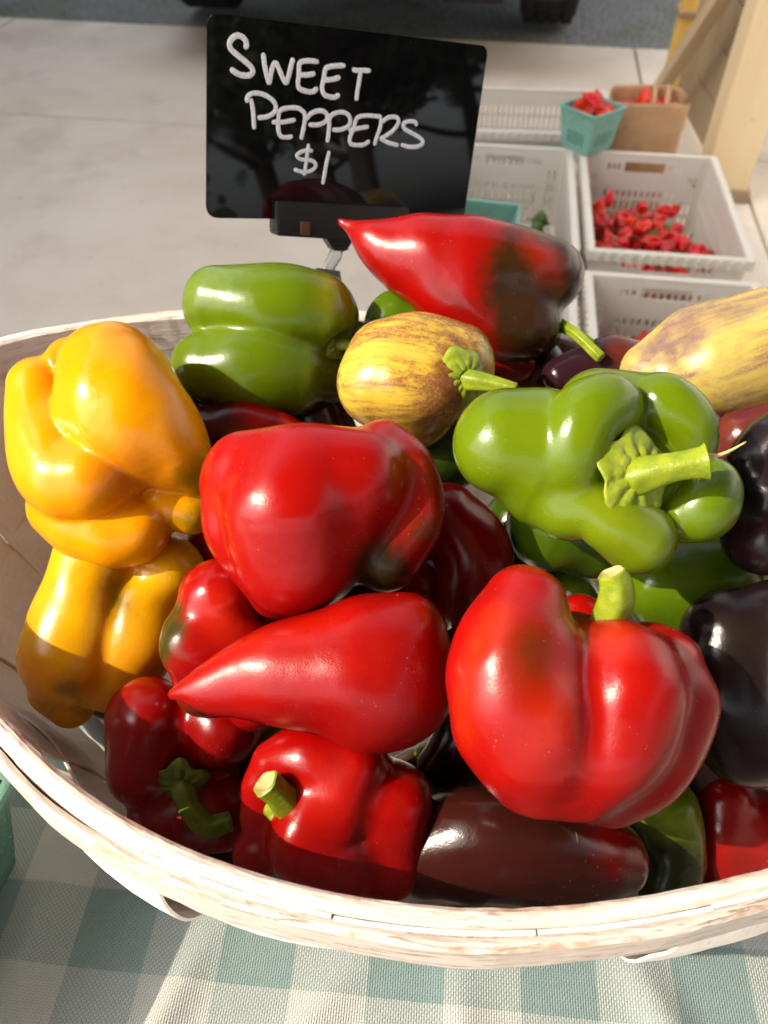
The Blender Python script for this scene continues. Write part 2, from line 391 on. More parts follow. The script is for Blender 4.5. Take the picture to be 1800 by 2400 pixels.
# ------------------------------------------------ white box van added out of view to bounce sunlight onto the basket
WHT = simple('bounce_van_white', (.78, .78, .77, 1), (.74, .74, .73, 1), .35, 2)
vn = empty('bounce_van', (3.75, 2.1, 0), label='unseen white box van added right of the stall to bounce sunlight onto the basket', cat='van')
bm = bmesh.new(); box(bm, (0, .1, 1.62), (1.95, 3.6, 2.1), bev=.04); bm_obj('cargo_box', bm, WHT, vn)
bm = bmesh.new(); prism(bm, [(1.92, .5), (1.92, 2.0), (2.5, 2.0), (3.05, 1.35), (3.6, 1.2), (3.7, .5)], 1.8); bm_obj('cab', bm, WHT, vn)
bm = bmesh.new(); box(bm, (0, .9, .48), (1.7, 5.2, .12)); bm_obj('chassis', bm, PLAST, vn)
for s in (-1, 1):
    bm = bmesh.new(); box(bm, (s*.9, 2.4, 1.55), (.03, .5, .5), bev=.01); bm_obj('side_window', bm, GLASS, vn)
    for k in range(5):
        bm = bmesh.new(); box(bm, (s*.982, -1.5 + .8*k, 1.62), (.018, .03, 2.0)); bm_obj('side_rib', bm, WHT, vn)
    for y in (-.9, 2.8):
        wh = empty('wheel', (s*.83, y, .36)); wh.parent = vn
        bm = bmesh.new(); bmesh.ops.create_cone(bm, cap_ends=True, segments=32, radius1=.36, radius2=.36, depth=.22); bmesh.ops.bevel(bm, geom=bm.edges[:], offset=.03, segments=2, affect='EDGES'); bm_obj('tyre', bm, RUB, wh, rot=(0, R(90), 0))
        bm = bmesh.new(); bmesh.ops.create_cone(bm, cap_ends=True, segments=24, radius1=.2, radius2=.18, depth=.25); bm_obj('rim', bm, CHR, wh, rot=(0, R(90)*s, 0))

# ------------------------------------------------ trees added out of view as something dark for the sign's gloss
BARK = simple('bark', (.07, .05, .035, 1), (.11, .085, .06, 1), .9, 12, .6, 40, .02)
LEAF = simple('leaves', (.035, .06, .018, 1), (.07, .10, .03, 1), .6, 3)
def tree_proto(seed):
    rg = random.Random(seed); t = empty('reflected_tree'); bm = bmesh.new()
    tube(bm, [(0, 0, 0), (.05, .02, 1.2), (-.03, .08, 2.6), (.1, .0, 4.2)], [.20, .15, .12, .05], 9); tips = []
    for k in range(9):
        a = rg.uniform(0, 6.28); z = rg.uniform(1.7, 3.6); L = rg.uniform(1.0, 1.9); e = (math.cos(a)*L, math.sin(a)*L, z + rg.uniform(.5, 1.3))
        tube(bm, [(0, .03, z), (e[0]*.5, e[1]*.5, z + .35), e], [.06, .04, .015], 6); tips += [e, (e[0]*.6, e[1]*.6, e[2] + .2)]
    tips += [(0, 0, 4.6), (.3, .2, 5.1)]
    bm_obj('trunk', bm, BARK, t, smooth=True); V, F = [], []
    for e in tips:
        for k in range(95):
            p = Vector(e) + Vector((rg.gauss(0, .38), rg.gauss(0, .38), rg.gauss(0, .30))); s = rg.uniform(.10, .19)
            q = Euler((rg.uniform(-1, 1), rg.uniform(-1, 1), rg.uniform(0, 6.28))).to_matrix(); i = len(V)
            V += [p + q @ Vector(c) * s for c in ((-1, 0, 0), (0, -.55, .1), (1, 0, 0), (0, .55, .1))]; F.append((i, i+1, i+2, i+3))
    mesh_obj('crown', V, F, LEAF, t, smooth=False); return t
TP = [tree_proto(1), tree_proto(2)]
for i, (x, y, s) in enumerate(((7.5, -4.2, 1.0), (9.6, -7.2, 1.25), (12.5, -5.0, 1.1), (8.8, -10.0, 1.0), (14.5, -9.5, 1.3), (11.0, -1.6, .9))):
    o = TP[i] if i < 2 else copy_tree(TP[i % 2]); o.location = (x, y, -.03); o.rotation_euler = (0, 0, i*1.7); o.scale = (s, s, s)
    tag(o, 'unseen leafy tree added across the lot to darken the sign reflection', 'tree', 'unseen trees added for the sign reflection')

# ================================================================== TABLE AND CLOTH
ZC = CAMZ - .45                                    # top of the cloth
WOOD = simple('table_wood', lin(150, 120, 88), lin(176, 146, 110), .6, 8, .2)
tb = empty('market_table', (.05, .26, 0), label='wooden market table under the gingham cloth', cat='table')
bm = bmesh.new(); box(bm, (0, 0, ZC - .022), (1.5, .62, .03), bev=.004); bm_obj('tabletop', bm, WOOD, tb)
for sx in (-1, 1):
    for sy in (-1, 1):
        bm = bmesh.new(); box(bm, (sx*.68, sy*.26, (ZC - .04)/2), (.05, .05, ZC - .04), bev=.004); bm_obj('leg', bm, WOOD, tb)
def cloth_mat():
    t = NT('gingham_cloth')
    uv = t.n.new('ShaderNodeUVMap').outputs[0]; sx = t.n.new('ShaderNodeSeparateXYZ'); t.put(sx.inputs[0], uv)
    SQ = .0388
    def band(x, ph):     # 1 in the teal stripe, 0 in the white one, with thread-crisp edges
        m = t.math('PINGPONG', t.math('ADD', t.math('DIVIDE', x, SQ), ph), 1)
        return m
    wob = t.math('MULTIPLY', t.math('SUBTRACT', t.noise(500, 1), .5), .0012)
    def stripe(x):
        f = t.math('FRACT', t.math('DIVIDE', t.math('ADD', x, wob), SQ*2)); return t.ramp(f, .492, .508, 1, 0, False) if True else f
    a, b = stripe(sx.outputs[0]), stripe(sx.outputs[1])
    TH = 1.28e-3                                    # one thread
    X, Y = t.math('DIVIDE', sx.outputs[0], TH), t.math('DIVIDE', sx.outputs[1], TH)
    def tri(q): return t.math('PINGPONG', q, .5)    # 0 at a thread's edge, .5 on its crown
    fx, fy = t.math('FLOOR', X), t.math('FLOOR', Y)
    chk = t.math('FRACT', t.math('MULTIPLY', t.math('ADD', fx, fy), .5))      # which of the two threads lies on top
    chk = t.math('GREATER_THAN', chk, .25)
    hw = t.math('SINE', t.math('MULTIPLY', tri(X), math.pi)); hf = t.math('SINE', t.math('MULTIPLY', tri(Y), math.pi))
    top = t.math('ADD', t.math('MULTIPLY', chk, t.math('MULTIPLY', a, 1)), t.math('MULTIPLY', t.math('SUBTRACT', 1, chk), b))
    tone = t.math('ADD', t.math('MULTIPLY', t.math('ADD', a, b), .32), t.math('MULTIPLY', top, .36))
    col = t.mix(tone, lin(163, 165, 162), lin(94, 117, 118))
    col = t.mix(t.math('MULTIPLY', t.noise(260, 3, .7), .25), col, lin(170, 180, 172))
    h = t.math('MULTIPLY', t.math('POWER', hw, .6), t.math('POWER', hf, .6))
    hole = t.ramp(h, .30, .05)
    col = t.mix(t.math('MULTIPLY', hole, .55), col, lin(70, 74, 70))
    nb = t.bump(t.math('ADD', h, t.math('MULTIPLY', chk, t.math('SUBTRACT', hw, hf))), .55, .0007)
    return t.done(col, .85, nb, Sheen_Weight=.15)
def cloth_z(x, y):
    z = .0016*mnoise.noise((x*9, y*9, 3)) + .0007*mnoise.noise((x*28, y*28, 8))
    for cx, cy, ang, L, W, h in ((-.115, .062, 1.15, .05, .008, .0075), (-.055, .048, .9, .06, .010, .0070), (.145, .055, 1.9, .05, .010, .0085), (.04, .04, 1.6, .05, .010, .0055), (-.19, .10, 1.4, .06, .012, .004)):
        dx, dy = x - cx, y - cy; a = dx*math.cos(ang) + dy*math.sin(ang); b = -dx*math.sin(ang) + dy*math.cos(ang)
        z += h*math.exp(-(a/L)**2 - (b/W)**2)
    return z
def tablecloth():
    x0, x1, y0, y1 = -.71, .81, -.065, .585; r = .012; drop = .26
    th = R(-5.0); ax, ay = -.1215, .1340             # one corner of the checks on the table
    def seg(lo, hi, fine0, fine1, step, fs):
        out = []; x = lo
        while x < hi: out.append(x); x += fs if fine0 <= x <= fine1 else step
        return out + [hi]
    xs = seg(x0, x1, -.25, .25, .02, .005); ys = seg(y0, y1, -.065, .2, .02, .005)
    def fold(lo, hi, c):
        pre = [lo - drop + k*.026 for k in range(10)]; post = [hi + .026*(k + 1) for k in range(10)]; return pre + c + post
    xs, ys = fold(x0, x1, xs), fold(y0, y1, ys); V, UV = [], []
    def bend(s, lo, hi):                              # arc length -> (position, fall)
        if s < lo: d = lo - s; return (lo - r*math.sin(min(d/r, math.pi/2)), (r*(1 - math.cos(d/r)) if d < r*math.pi/2 else r + d - r*math.pi/2))
        if s > hi: d = s - hi; return (hi + r*math.sin(min(d/r, math.pi/2)), (r*(1 - math.cos(d/r)) if d < r*math.pi/2 else r + d - r*math.pi/2))
        return s, 0
    for y in ys:
        for x in xs:
            px, fx = bend(x, x0, x1); py, fy = bend(y, y0, y1); f = max(fx, fy)
            wv = .012*min(f/.2, 1)*math.sin((x if fy >= fx else y)*38)
            if fy >= fx and fy > 0: py += wv*(1 if y > 0 else -1)
            elif fx > 0: px += wv*(1 if x > 0 else -1)
            V.append((px, py, ZC + (cloth_z(x, y) if f == 0 else 0) - f))
            dx, dy = x - ax, y - ay
            UV.append((dx*math.cos(th) + dy*math.sin(th), -dx*math.sin(th) + dy*math.cos(th) + .012*dx*0))
    n = len(xs); F = [(j*n+i, j*n+i+1, (j+1)*n+i+1, (j+1)*n+i) for j in range(len(ys)-1) for i in range(n-1)]
    o = mesh_obj('tablecloth', V, F, cloth_mat())
    lay = o.data.uv_layers.new(name='UVMap'); li = np.empty(len(o.data.loops), int); o.data.loops.foreach_get('vertex_index', li)
    u = np.array(UV)[li] + np.array([.0388*41, .0388*41]); lay.data.foreach_set('uv', u.astype(np.float32).ravel())
    sm = o.modifiers.new('thickness', 'SOLIDIFY'); sm.thickness = .0012; sm.offset = -1
    return tag(o, 'teal and white gingham tablecloth with a coarse weave under the basket', 'tablecloth')
tablecloth()

# ================================================================== BASKET
ZR = CAMZ - .28                                    # top of the rim
BC, BA, BB, BT = (-.001, .2618), .2807, .1714, -.281
_rim = np.array([onz(u, v, ZR)[:2] for u, v in [(0,1592),(81,1717),(163,1825),(271,1923),(434,2004),(542,2048),(760,2086),(900,2108),(1193,2116),(1519,2083),(1800,2007),(0,790),(250,765),(420,752),(860,752),(1390,812)]]) - BC
_q = np.c_[_rim @ [math.cos(BT), math.sin(BT)], _rim @ [-math.sin(BT), math.cos(BT)]]
_ph = np.arctan2(_q[:, 1]/BB, _q[:, 0]/BA); _rs = np.hypot(_q[:, 0]/BA, _q[:, 1]/BB)
def rim_k(ph):
    d = np.angle(np.exp(1j*(_ph - ph))); wt = np.exp(-(d/.22)**2); return 1 + (wt*(_rs - 1)).sum()/(wt.sum() + .25)
def oval(ph, off=0, s=1.0, z=0):
    """a point of the basket's oval at parameter ph, off metres outside it, the oval shrunk by s"""
    def pt(p): k = rim_k(p)*s; return np.array([math.cos(p)*BA*k, math.sin(p)*BB*k])
    c = pt(ph); t = pt(ph + .01) - pt(ph - .01); t /= np.linalg.norm(t); c = c + np.array([t[1], -t[0]])*off
    return np.array([BC[0] + c[0]*math.cos(BT) - c[1]*math.sin(BT), BC[1] + c[0]*math.sin(BT) + c[1]*math.cos(BT), z])
def wood_mat(name, c1, c2, worn, chip, layers=False, dark=.5, edge=.7):
    t = NT(name); uv = t.n.new('ShaderNodeUVMap').outputs[0]
    v = t.vmath('MULTIPLY', uv, (1, 9, 1))
    c = t.mix(t.ramp(t.noise(30, 5, .65, v), .3, .7), c1, c2)
    c = t.mix(t.math('MULTIPLY', t.ramp(t.noise(14, 6, .7, uv, dist=.8), .56, .70), .55), c, worn)
    crack = t.ramp(t.noise(26, 6, .72, t.vmath('MULTIPLY', uv, (1, 14, 1)), dist=1.0), chip, chip + .045)
    sp = t.ramp(t.noise(160, 4, .7, uv), .70, .76)
    c = t.mix(t.math('MULTIPLY', crack, dark), c, lin(92, 66, 50)); c = t.mix(t.math('MULTIPLY', sp, .5), c, lin(150, 122, 98))
    sx = t.n.new('ShaderNodeSeparateXYZ'); t.put(sx.inputs[0], uv)
    ed = t.ramp(t.math('ABSOLUTE', t.math('SUBTRACT', sx.outputs[1], .0243)), .0022, .0006)       # paint rubbed off along the top edges
    ed = t.math('MULTIPLY', ed, t.ramp(t.noise(34, 5, .7, uv), .46, .60)); c = t.mix(t.math('MULTIPLY', ed, edge), c, lin(158, 118, 84))
    nb = t.bump(t.noise(45, 5, .65, v), .6, .002); nb = t.bump(crack, -.6, .0016, nb); nb = t.bump(t.noise(400, 3, .6, uv), .15, .0006, nb)
    return t.done(c, .62, nb)
RIMM = wood_mat('white_painted_hoop', lin(194, 182, 173), lin(214, 204, 195), lin(196, 168, 142), .575)
RIMO = wood_mat('worn_white_hoop', lin(186, 173, 163), lin(208, 197, 188), lin(184, 150, 122), .555, dark=.8)
SLAT = wood_mat('white_painted_slat', lin(236, 226, 216), lin(244, 238, 230), lin(226, 206, 188), .66, edge=.0)
bk = empty('oval_basket', (0, 0, ZC), label='white painted oval wooden splint basket heaped with peppers on the tablecloth', cat='basket')
def ribbon(name, sec, n, m, ph0=0, ph1=2*math.pi, wob=None, closed=True, parent=bk, rough=.0004):
    """sweeps a closed section [(offset, z)] round the oval"""
    V, UVc = [], []; s = len(sec); arc = 0; last = None
    cum = np.r_[0, np.cumsum([math.dist(sec[i], sec[(i+1) % s]) for i in range(s)])]
    for i in range(n + 1):
        ph = ph0 + (ph1 - ph0)*i/n; c = oval(ph)
        if last is not None: arc += np.linalg.norm(c - last)
        last = c
        for j, (off, z) in enumerate(sec + [sec[0]]):
            w = wob(ph, off, z) if wob else (0, 0, 1)
            nz = rough*mnoise.noise((math.cos(ph)*40, math.sin(ph)*40, j % s*3.1 + off*900)); nz2 = rough*mnoise.noise((math.cos(ph)*70, math.sin(ph)*70, 9 + j % s*2.3))
            p = oval(ph, off + w[0] + nz, w[2], ZR + z + w[1] + nz2); V.append(p - np.array([0, 0, ZC])); UVc.append((arc, cum[j]))
    st = s + 1; F = [(i*st+j, (i+1)*st+j, (i+1)*st+j+1, i*st+j+1) for i in range(n) for j in range(s)]
    if not closed: F += [tuple(range(s))[::-1], tuple(n*st + j for j in range(s))]
    o = mesh_obj(name, V, F, m, parent, smooth=False); me = o.data
    lay = me.uv_layers.new(name='UVMap'); li = np.empty(len(me.loops), int); me.loops.foreach_get('vertex_index', li)
    lay.data.foreach_set('uv', np.array(UVc)[li].astype(np.float32).ravel())
    bmm = bmesh.new(); bmm.from_mesh(me); bmesh.ops.remove_doubles(bmm, verts=bmm.verts, dist=1e-6); bmesh.ops.recalc_face_normals(bmm, faces=bmm.faces); bmm.to_mesh(me); bmm.free()
    return o
def rsec(o0, o1, z0, z1, b=.0012):
    return [(o0, z0 + b), (o0, z1 - b), (o0 + b, z1), ((o0+o1)/2, z1 + b*.3), (o1 - b, z1), (o1, z1 - b), (o1, z0 + b), (o1 - b, z0), (o0 + b, z0)]
ih = ribbon('inner_hoop', rsec(0, .0066, -.026, 0, .0015), 260, RIMM, wob=lambda p, o, z: (0, .0012*math.sin(3*p + 1) + .0005*math.sin(11*p), 1))
oh = ribbon('outer_hoop', rsec(.0084, .0130, -.024, -.0020, .0013), 260, RIMO, wob=lambda p, o, z: (.0005*math.sin(9*p) + .0004*math.sin(23*p), .0011*math.sin(4*p) + .0007*math.sin(13*p + 2), 1))
HB = ZR - ZC                                       # wall height
NS = 26
def wall_s(z): t = min(max((-z - .022)/(HB - .022), 0), 1); return 1 - .15*t - .05*t*t - .05*t**6        # the sides lean in towards the bottom
BANDS = (-.070, -.122)
for k in range(NS):                                # upright slats, woven in and out of two bands
    ph = 2*math.pi*(k + .5)/NS; hwid = math.pi/NS*.985; V, UVc = [], []; sg = 1 if k % 2 else -1
    nu, nv = 6, 22; rr = random.uniform(-.0015, .0015); pw = math.remainder(ph, 2*math.pi); blg = .013 if (-1.95 < pw < -1.62 or -1.06 < pw < -.75) else .006 if -2.2 < pw < -1.9 else random.choice((-.001, 0, .001))
    for side in (0, 1):
        for j in range(nv + 1):
            z = -.0010 - (HB - .004)*j/nv
            wv = sum(sg*.0026*math.exp(-((z - b)/.018)**2) for b in BANDS) * (1 if z < -.03 else 0)
            for i in range(nu + 1):
                x = -1 + 2*i/nu; bow = .0012*(1 - x*x)*min(1, max(0, (-z - .026)/.03)) + .0006*math.sin(j*.9 + k) + (blg*math.sin(math.pi*min(1, (-z - .026)/.1)) if z < -.026 else 0)
                p = oval(ph + x*hwid, (.0066 if z < -.03 else .0068) + side*.0014 + wv + bow + (rr*x if z < -.03 else 0), wall_s(z), ZR + z); V.append(p - np.array([0, 0, ZC])); UVc.append((ph*.2 + j*HB/nv, x*.025))
    a = (nu+1)*(nv+1); F = []
    for s in (0, 1):
        for j in range(nv):
            for i in range(nu):
                q = (s*a + j*(nu+1) + i, s*a + j*(nu+1) + i + 1, s*a + (j+1)*(nu+1) + i + 1, s*a + (j+1)*(nu+1) + i); F.append(q if s == 0 else q[::-1])
    edge = [i for i in range(nu+1)] + [j*(nu+1)+nu for j in range(1, nv+1)] + [nv*(nu+1)+i for i in range(nu-1, -1, -1)] + [j*(nu+1) for j in range(nv-1, 0, -1)]
    for i in range(len(edge)): b, c = edge[i], edge[(i+1) % len(edge)]; F.append((c, b, b + a, c + a))
    o = mesh_obj('slat', V, F, SLAT, bk); me = o.data
    lay = me.uv_layers.new(name='UVMap'); li = np.empty(len(me.loops), int); me.loops.foreach_get('vertex_index', li); lay.data.foreach_set('uv', np.array(UVc)[li].astype(np.float32).ravel())
    bmm = bmesh.new(); bmm.from_mesh(me); bmesh.ops.recalc_face_normals(bmm, faces=bmm.faces); bmm.to_mesh(me); bmm.free(); me.set_sharp_from_angle(angle=R(40))
for n_, b in enumerate(BANDS):
    ribbon('splint_band', rsec(-.0008, .0008, b - .015, b + .015, .0005), 260, SLAT,
           wob=lambda p, o, z: (.0074 - .0030*math.sin(NS/2*p - 0) * 1.0, 0, wall_s(z)), rough=.0002)
V = [oval(2*math.pi*i/80, 0, .74, ZC + .0035) - np.array([0, 0, ZC]) for i in range(80)]
V += [v + np.array([0, 0, .003]) for v in V]
o = mesh_obj('basket_floor', V, [tuple(range(80))[::-1], tuple(range(80, 160))] + [(i, (i+1) % 80, (i+1) % 80 + 80, i + 80) for i in range(80)], SLAT, bk, smooth=False); o.data.uv_layers.new(name='UVMap')
STEEL = NT('staple_steel').done((.62, .6, .56, 1), .35, Metallic=1)
for k in range(NS):
    ph = 2*math.pi*(k + .5)/NS + .03; bm = bmesh.new()
    a, b = oval(ph, -.0004, 1, -.013 + HB), oval(ph + .035, -.0004, 1, -.0125 + HB)
    tube(bm, [a, b], .0006, 6); bm_obj('staple', bm, STEEL, bk)

# ================================================================== PEPPERS IN THE BASKET
GRP = 'peppers heaped in the oval basket'
def cdir(x, y, z): v = np.array([x, 0, 0]) + CU*y - CF*z; return v/np.linalg.norm(v)
RED_A, RED_B = lin(192, 12, 5), lin(174, 7, 4)
GRN_A, GRN_B = lin(116, 142, 14), lin(98, 128, 12)
def stem_mat(name, a, b, c):
    t = NT(name); v = t.c
    col = t.mix(t.ramp(t.noise(120, 4, .65), .35, .65), a, b); col = t.mix(t.math('MULTIPLY', t.ramp(t.noise(260, 4, .7), .62, .7), .6), col, c)
    return t.done(col, .42, t.bump(t.noise(420, 3, .6), .35, .0010), Specular_IOR_Level=.4)
STEM = stem_mat('green_stem', lin(130, 142, 24), lin(104, 122, 18), lin(116, 86, 38))
STEMD = stem_mat('dark_green_stem', lin(92, 118, 22), lin(66, 92, 16), lin(70, 70, 20))
CALYX = stem_mat('calyx_green', lin(136, 148, 38), lin(108, 128, 24), lin(104, 88, 34))
PITH = simple('stem_pith', lin(196, 190, 128), lin(122, 104, 58), .7, 300, .6, 600, .001)
def stem(nodes, D, m, parent, o, ribs=.07, name='stem'):
    c, r = lobe(nodes, D, 5); V, F = [], []; n, sg = len(c), 30
    up = None; fr = []
    for i in range(n):
        t = Vector(c[min(i+1, n-1)] - c[max(i-1, 0)]).normalized()
        up = up or t.orthogonal().normalized(); up = (up - t*up.dot(t)).normalized(); fr.append((up.copy(), t.cross(up)))
        for k in range(sg):
            a = 2*math.pi*k/sg; rr = r[i]*(1 + ribs*math.cos(5*a + .6*i/n) + ribs*.4*math.sin(3*a + i*.12) + .035*mnoise.noise((i*.25, k*1.3, 4)) + .03*mnoise.noise((i*.9, k*.3, 9)))
            V.append(c[i] + (np.array(fr[i][0])*math.cos(a) + np.array(fr[i][1])*math.sin(a))*rr - o)
    for i in range(n-1):
        for k in range(sg): F.append((i*sg+k, i*sg+(k+1) % sg, (i+1)*sg+(k+1) % sg, (i+1)*sg+k))
    t = c[-1] - c[-2]; t /= np.linalg.norm(t); side = len(F)                       # cut end: rim, sunken pith
    base = (n-1)*sg
    for q, dz in ((.86, .0004), (.70, -.0004), (.3, -.0012)):
        b0 = len(V)
        for k in range(sg): V.append(c[-1] - o + (V[base+k] - (c[-1] - o))*(q if q == .86 else q/.86 if b0 == base + sg else q) * 1.0 + t*dz) if False else V.append((c[-1] - o) + (V[(n-1)*sg+k] - (c[-1] - o))*q + t*dz)
        for k in range(sg): F.append((base+k, base+(k+1) % sg, b0+(k+1) % sg, b0+k))
        base = b0
    F.append(tuple(range(base, base + sg)))
    ob = mesh_obj(name, V, F, m, parent); ob.data.materials.append(PITH)
    for i, p in enumerate(ob.data.polygons): p.material_index = 1 if i >= side + sg else 0
    bmm = bmesh.new(); bmm.from_mesh(ob.data); bmesh.ops.recalc_face_normals(bmm, faces=bmm.faces); bmm.to_mesh(ob.data); bmm.free()
    ob.data.set_sharp_from_angle(angle=R(50)); return ob
def calyx(c, nrm, Rr, pts, m, parent, o, r0=.25, dome=.25, point=.16, seed=0, ridge=.03):
    nrm = Vector(nrm).normalized(); e = nrm.orthogonal().normalized(); f = nrm.cross(e); V, F = [], []; sg, rn = 90, 9
    for j in range(rn + 1):
        t = r0 + (1 - r0)*j/rn
        for k in range(sg):
            a = 2*math.pi*k/sg; w = abs(math.cos(pts*a/2 + seed))**2.0
            rad = Rr*t*(1 + point*t**2*(w - .5)*2 + .05*mnoise.noise((math.cos(a)*2.2, math.sin(a)*2.2, seed)))
            z = dome*Rr*(1 - t*t)*.9 - dome*Rr*.5*t**4 + ridge*Rr*math.cos(pts*2*a + seed)*math.sin(math.pi*t) + .05*Rr*mnoise.noise((math.cos(a)*t*6, math.sin(a)*t*6, seed + 5)) + .10*Rr*(t**6)*(.5 - w)
            V.append(Vector(c - o) + (e*math.cos(a) + f*math.sin(a))*rad + nrm*z)
    for j in range(rn):
        for k in range(sg): F.append((j*sg+k, j*sg+(k+1) % sg, (j+1)*sg+(k+1) % sg, (j+1)*sg+k))
    ob = mesh_obj('calyx', V, F, m, parent); s = ob.modifiers.new('thickness', 'SOLIDIFY'); s.thickness = .0011; s.offset = -1; return ob

def pepper(name, cat, label, D, lobes, mat, k=.007, n=54, stems=(), cal=None, carve=(), seed=0, amp=.0009, extra=None, freq=100):
    KS = [l[1] if isinstance(l, tuple) else None for l in lobes]; L = [lobe(l[0] if isinstance(l, tuple) else l, D) for l in lobes]; o = np.mean([c.mean(0) for c, r in L], 0)
    L = [(c - o, r, q) for (c, r), q in zip(L, KS)]; CV = [(c - o, r) for c, r in (lobe(l, D) for l in carve)]
    vs, F = Blob(L, k, CV, amp=amp, seed=seed + 1, freq=freq).mesh(n)
    S = lambda u, v, dz=0: P(u, v, D*(1 + dz/1800))
    px = D/1800
    m = mat(o, S, px)
    if stems or cal or extra:
        t = empty(name, o, label=label, cat=cat, group=GRP); mesh_obj('skin', vs, F, m, t)
    else: t = tag(mesh_obj(name, vs, F, m, loc=o), label, cat, GRP)
    for s in stems: stem(s[0], D, s[1], t, o, *s[2:])
    for q in ([cal] if cal else []): calyx(S(*q[0]), q[1], q[2]*px, q[3], q[4], t, o, **(q[5] if len(q) > 5 else {}))
    if extra: extra(t, o, S, px)
    return t
def red(name, patches=(), a=RED_A, b=RED_B, **kw):
    return lambda o, S, px: skin_mat(name, a, b, [p(S, px) if callable(p) else p for p in patches], origin=o, **kw)
def patch(u, v, dz, r, soft, col, rag=.006, axis=None, st=1):
    def f(S, px):
        base = (S(u, v, dz), r*px, soft*px, col, rag)
        return base + (axis, st) if axis is not None else base
    return f
BELL, SWEET = 'bell pepper', 'sweet pepper'

# -- the green bell with its stem towards the viewer
def thread(t, o, S, px):
    bm = bmesh.new(); pts = catmull([S(1652, 1068, -128), S(1680, 1068, -138), S(1712, 1056, -140), S(1748, 1036, -138)], 5) - o
    tube(bm, pts, [.0011 - .00075*i/(len(pts)-1) for i in range(len(pts))], 6); bm_obj('stem_fibre', bm, simple('dry_fibre', lin(206, 182, 120), rough=.7), t, smooth=True)
pepper('bell_pepper', BELL, 'glossy green bell pepper with its fat stem and ragged calyx turned to the viewer', .335, [
    [(1440, 1112, 100, 160)],
    ([(1188, 1040, 14, 128), (1265, 1050, 18, 140)], .006),
    ([(1290, 1130, 30, 118), (1350, 1170, 10, 92)], .008),
    ([(1350, 1128, -40, 78), (1345, 1056, -74, 84), (1368, 984, -74, 87), (1420, 958, -52, 80), (1450, 986, -18, 60)], .0026),
    [(1400, 962, 70, 98), (1490, 965, 70, 92)],
    [(1520, 950, 25, 76), (1560, 955, 0, 80), (1605, 990, -10, 72), (1622, 1045, 0, 54), (1600, 1075, 25, 45)],
    [(1640, 1120, 5, 52), (1672, 1140, -15, 62), (1652, 1185, -28, 76), (1608, 1205, -15, 66)],
    ([(1330, 1190, -22, 80), (1390, 1194, -52, 76), (1440, 1226, -62, 80), (1492, 1260, -48, 88)], .0038)],
    red('green_skin', [patch(1430, 1260, -60, 130, 120, lin(136, 156, 20)), patch(1180, 960, 0, 60, 60, lin(92, 124, 22))], lin(122, 148, 12), lin(106, 136, 10), rough=(.11, .2)),
    k=.0022, n=76, seed=3, amp=.0005,
    stems=[([(1474, 1122, -60, 44), (1490, 1117, -100, 47), (1532, 1105, -126, 40), (1590, 1092, -150, 34), (1638, 1085, -162, 37), (1656, 1082, -166, 43)], STEM, .05)],
    cal=((1488, 1110, -104), cdir(.40, .03, .9), 96, 5, CALYX, dict(dome=.10, point=.10, ridge=.03, seed=1.2, r0=.3)), extra=thread)

# -- the big red one at the front right
pepper('bell_pepper', BELL, 'big red bell pepper at the front right with a stubby green stem', .305, [
    [(1230, 1425, -5, 97), (1213, 1550, -40, 156), (1232, 1680, -50, 172), (1262, 1778, -25, 132)],
    [(1455, 1540, -30, 88), (1468, 1612, -58, 134), (1432, 1720, -62, 134), (1366, 1812, -30, 106)],
    [(1556, 1570, 42, 95), (1566, 1660, 32, 112), (1512, 1770, 30, 112), (1420, 1830, 30, 102)],
    [(1505, 1530, 80, 76)], [(1375, 1580, 25, 112)], [(1340, 1640, 60, 200)]],
    red('red_skin_brown_blush', [patch(1255, 1500, -190, 48, 70, lin(112, 46, 10), .012, cdir(.1, 1, .2), 2.2), patch(1130, 1560, -130, 26, 50, lin(226, 62, 10), .008, cdir(.25, 1, 0), 4),
        patch(1440, 1500, -110, 40, 50, lin(228, 52, 14), .01), patch(1330, 1640, -210, 30, 55, lin(222, 50, 14), .01, cdir(.5, .8, 0), 3)], lin(192, 14, 6), lin(176, 9, 5), rough=(.22, .36)),
    k=.0065, n=66, seed=5,
    stems=[([(1418, 1480, 30, 46), (1432, 1440, 12, 42), (1444, 1400, -5, 41), (1444, 1368, -14, 38), (1434, 1342, -20, 33)], STEM, .06)])

# -- the red one in the middle
pepper('bell_pepper', BELL, 'blocky red bell pepper in the middle with an olive brown patch', .345, [
    [(585, 1112, -5, 102), (710, 1118, -38, 122), (835, 1118, -20, 116)],
    [(690, 1190, -42, 168), (696, 1298, -26, 146), (668, 1370, 0, 84)], [(752, 1330, 4, 86)],
    [(830, 1140, -35, 118), (800, 1230, -30, 108)],
    [(548, 1140, 30, 80), (562, 1260, 40, 74), (640, 1388, 45, 60)],
    [(895, 1050, 15, 66), (958, 1110, 22, 70), (966, 1220, 12, 70), (905, 1308, 0, 82)],
    [(740, 1200, 70, 180)]],
    red('red_skin_olive_patch', [patch(890, 1330, -70, 78, 45, lin(46, 36, 14), .016), patch(985, 1245, -50, 28, 40, lin(92, 54, 14), .008), patch(520, 1180, -40, 30, 50, lin(226, 40, 10), .01)], lin(196, 9, 4), lin(180, 6, 4), rough=(.20, .33)),
    k=.006, n=68, seed=8, amp=.0006)

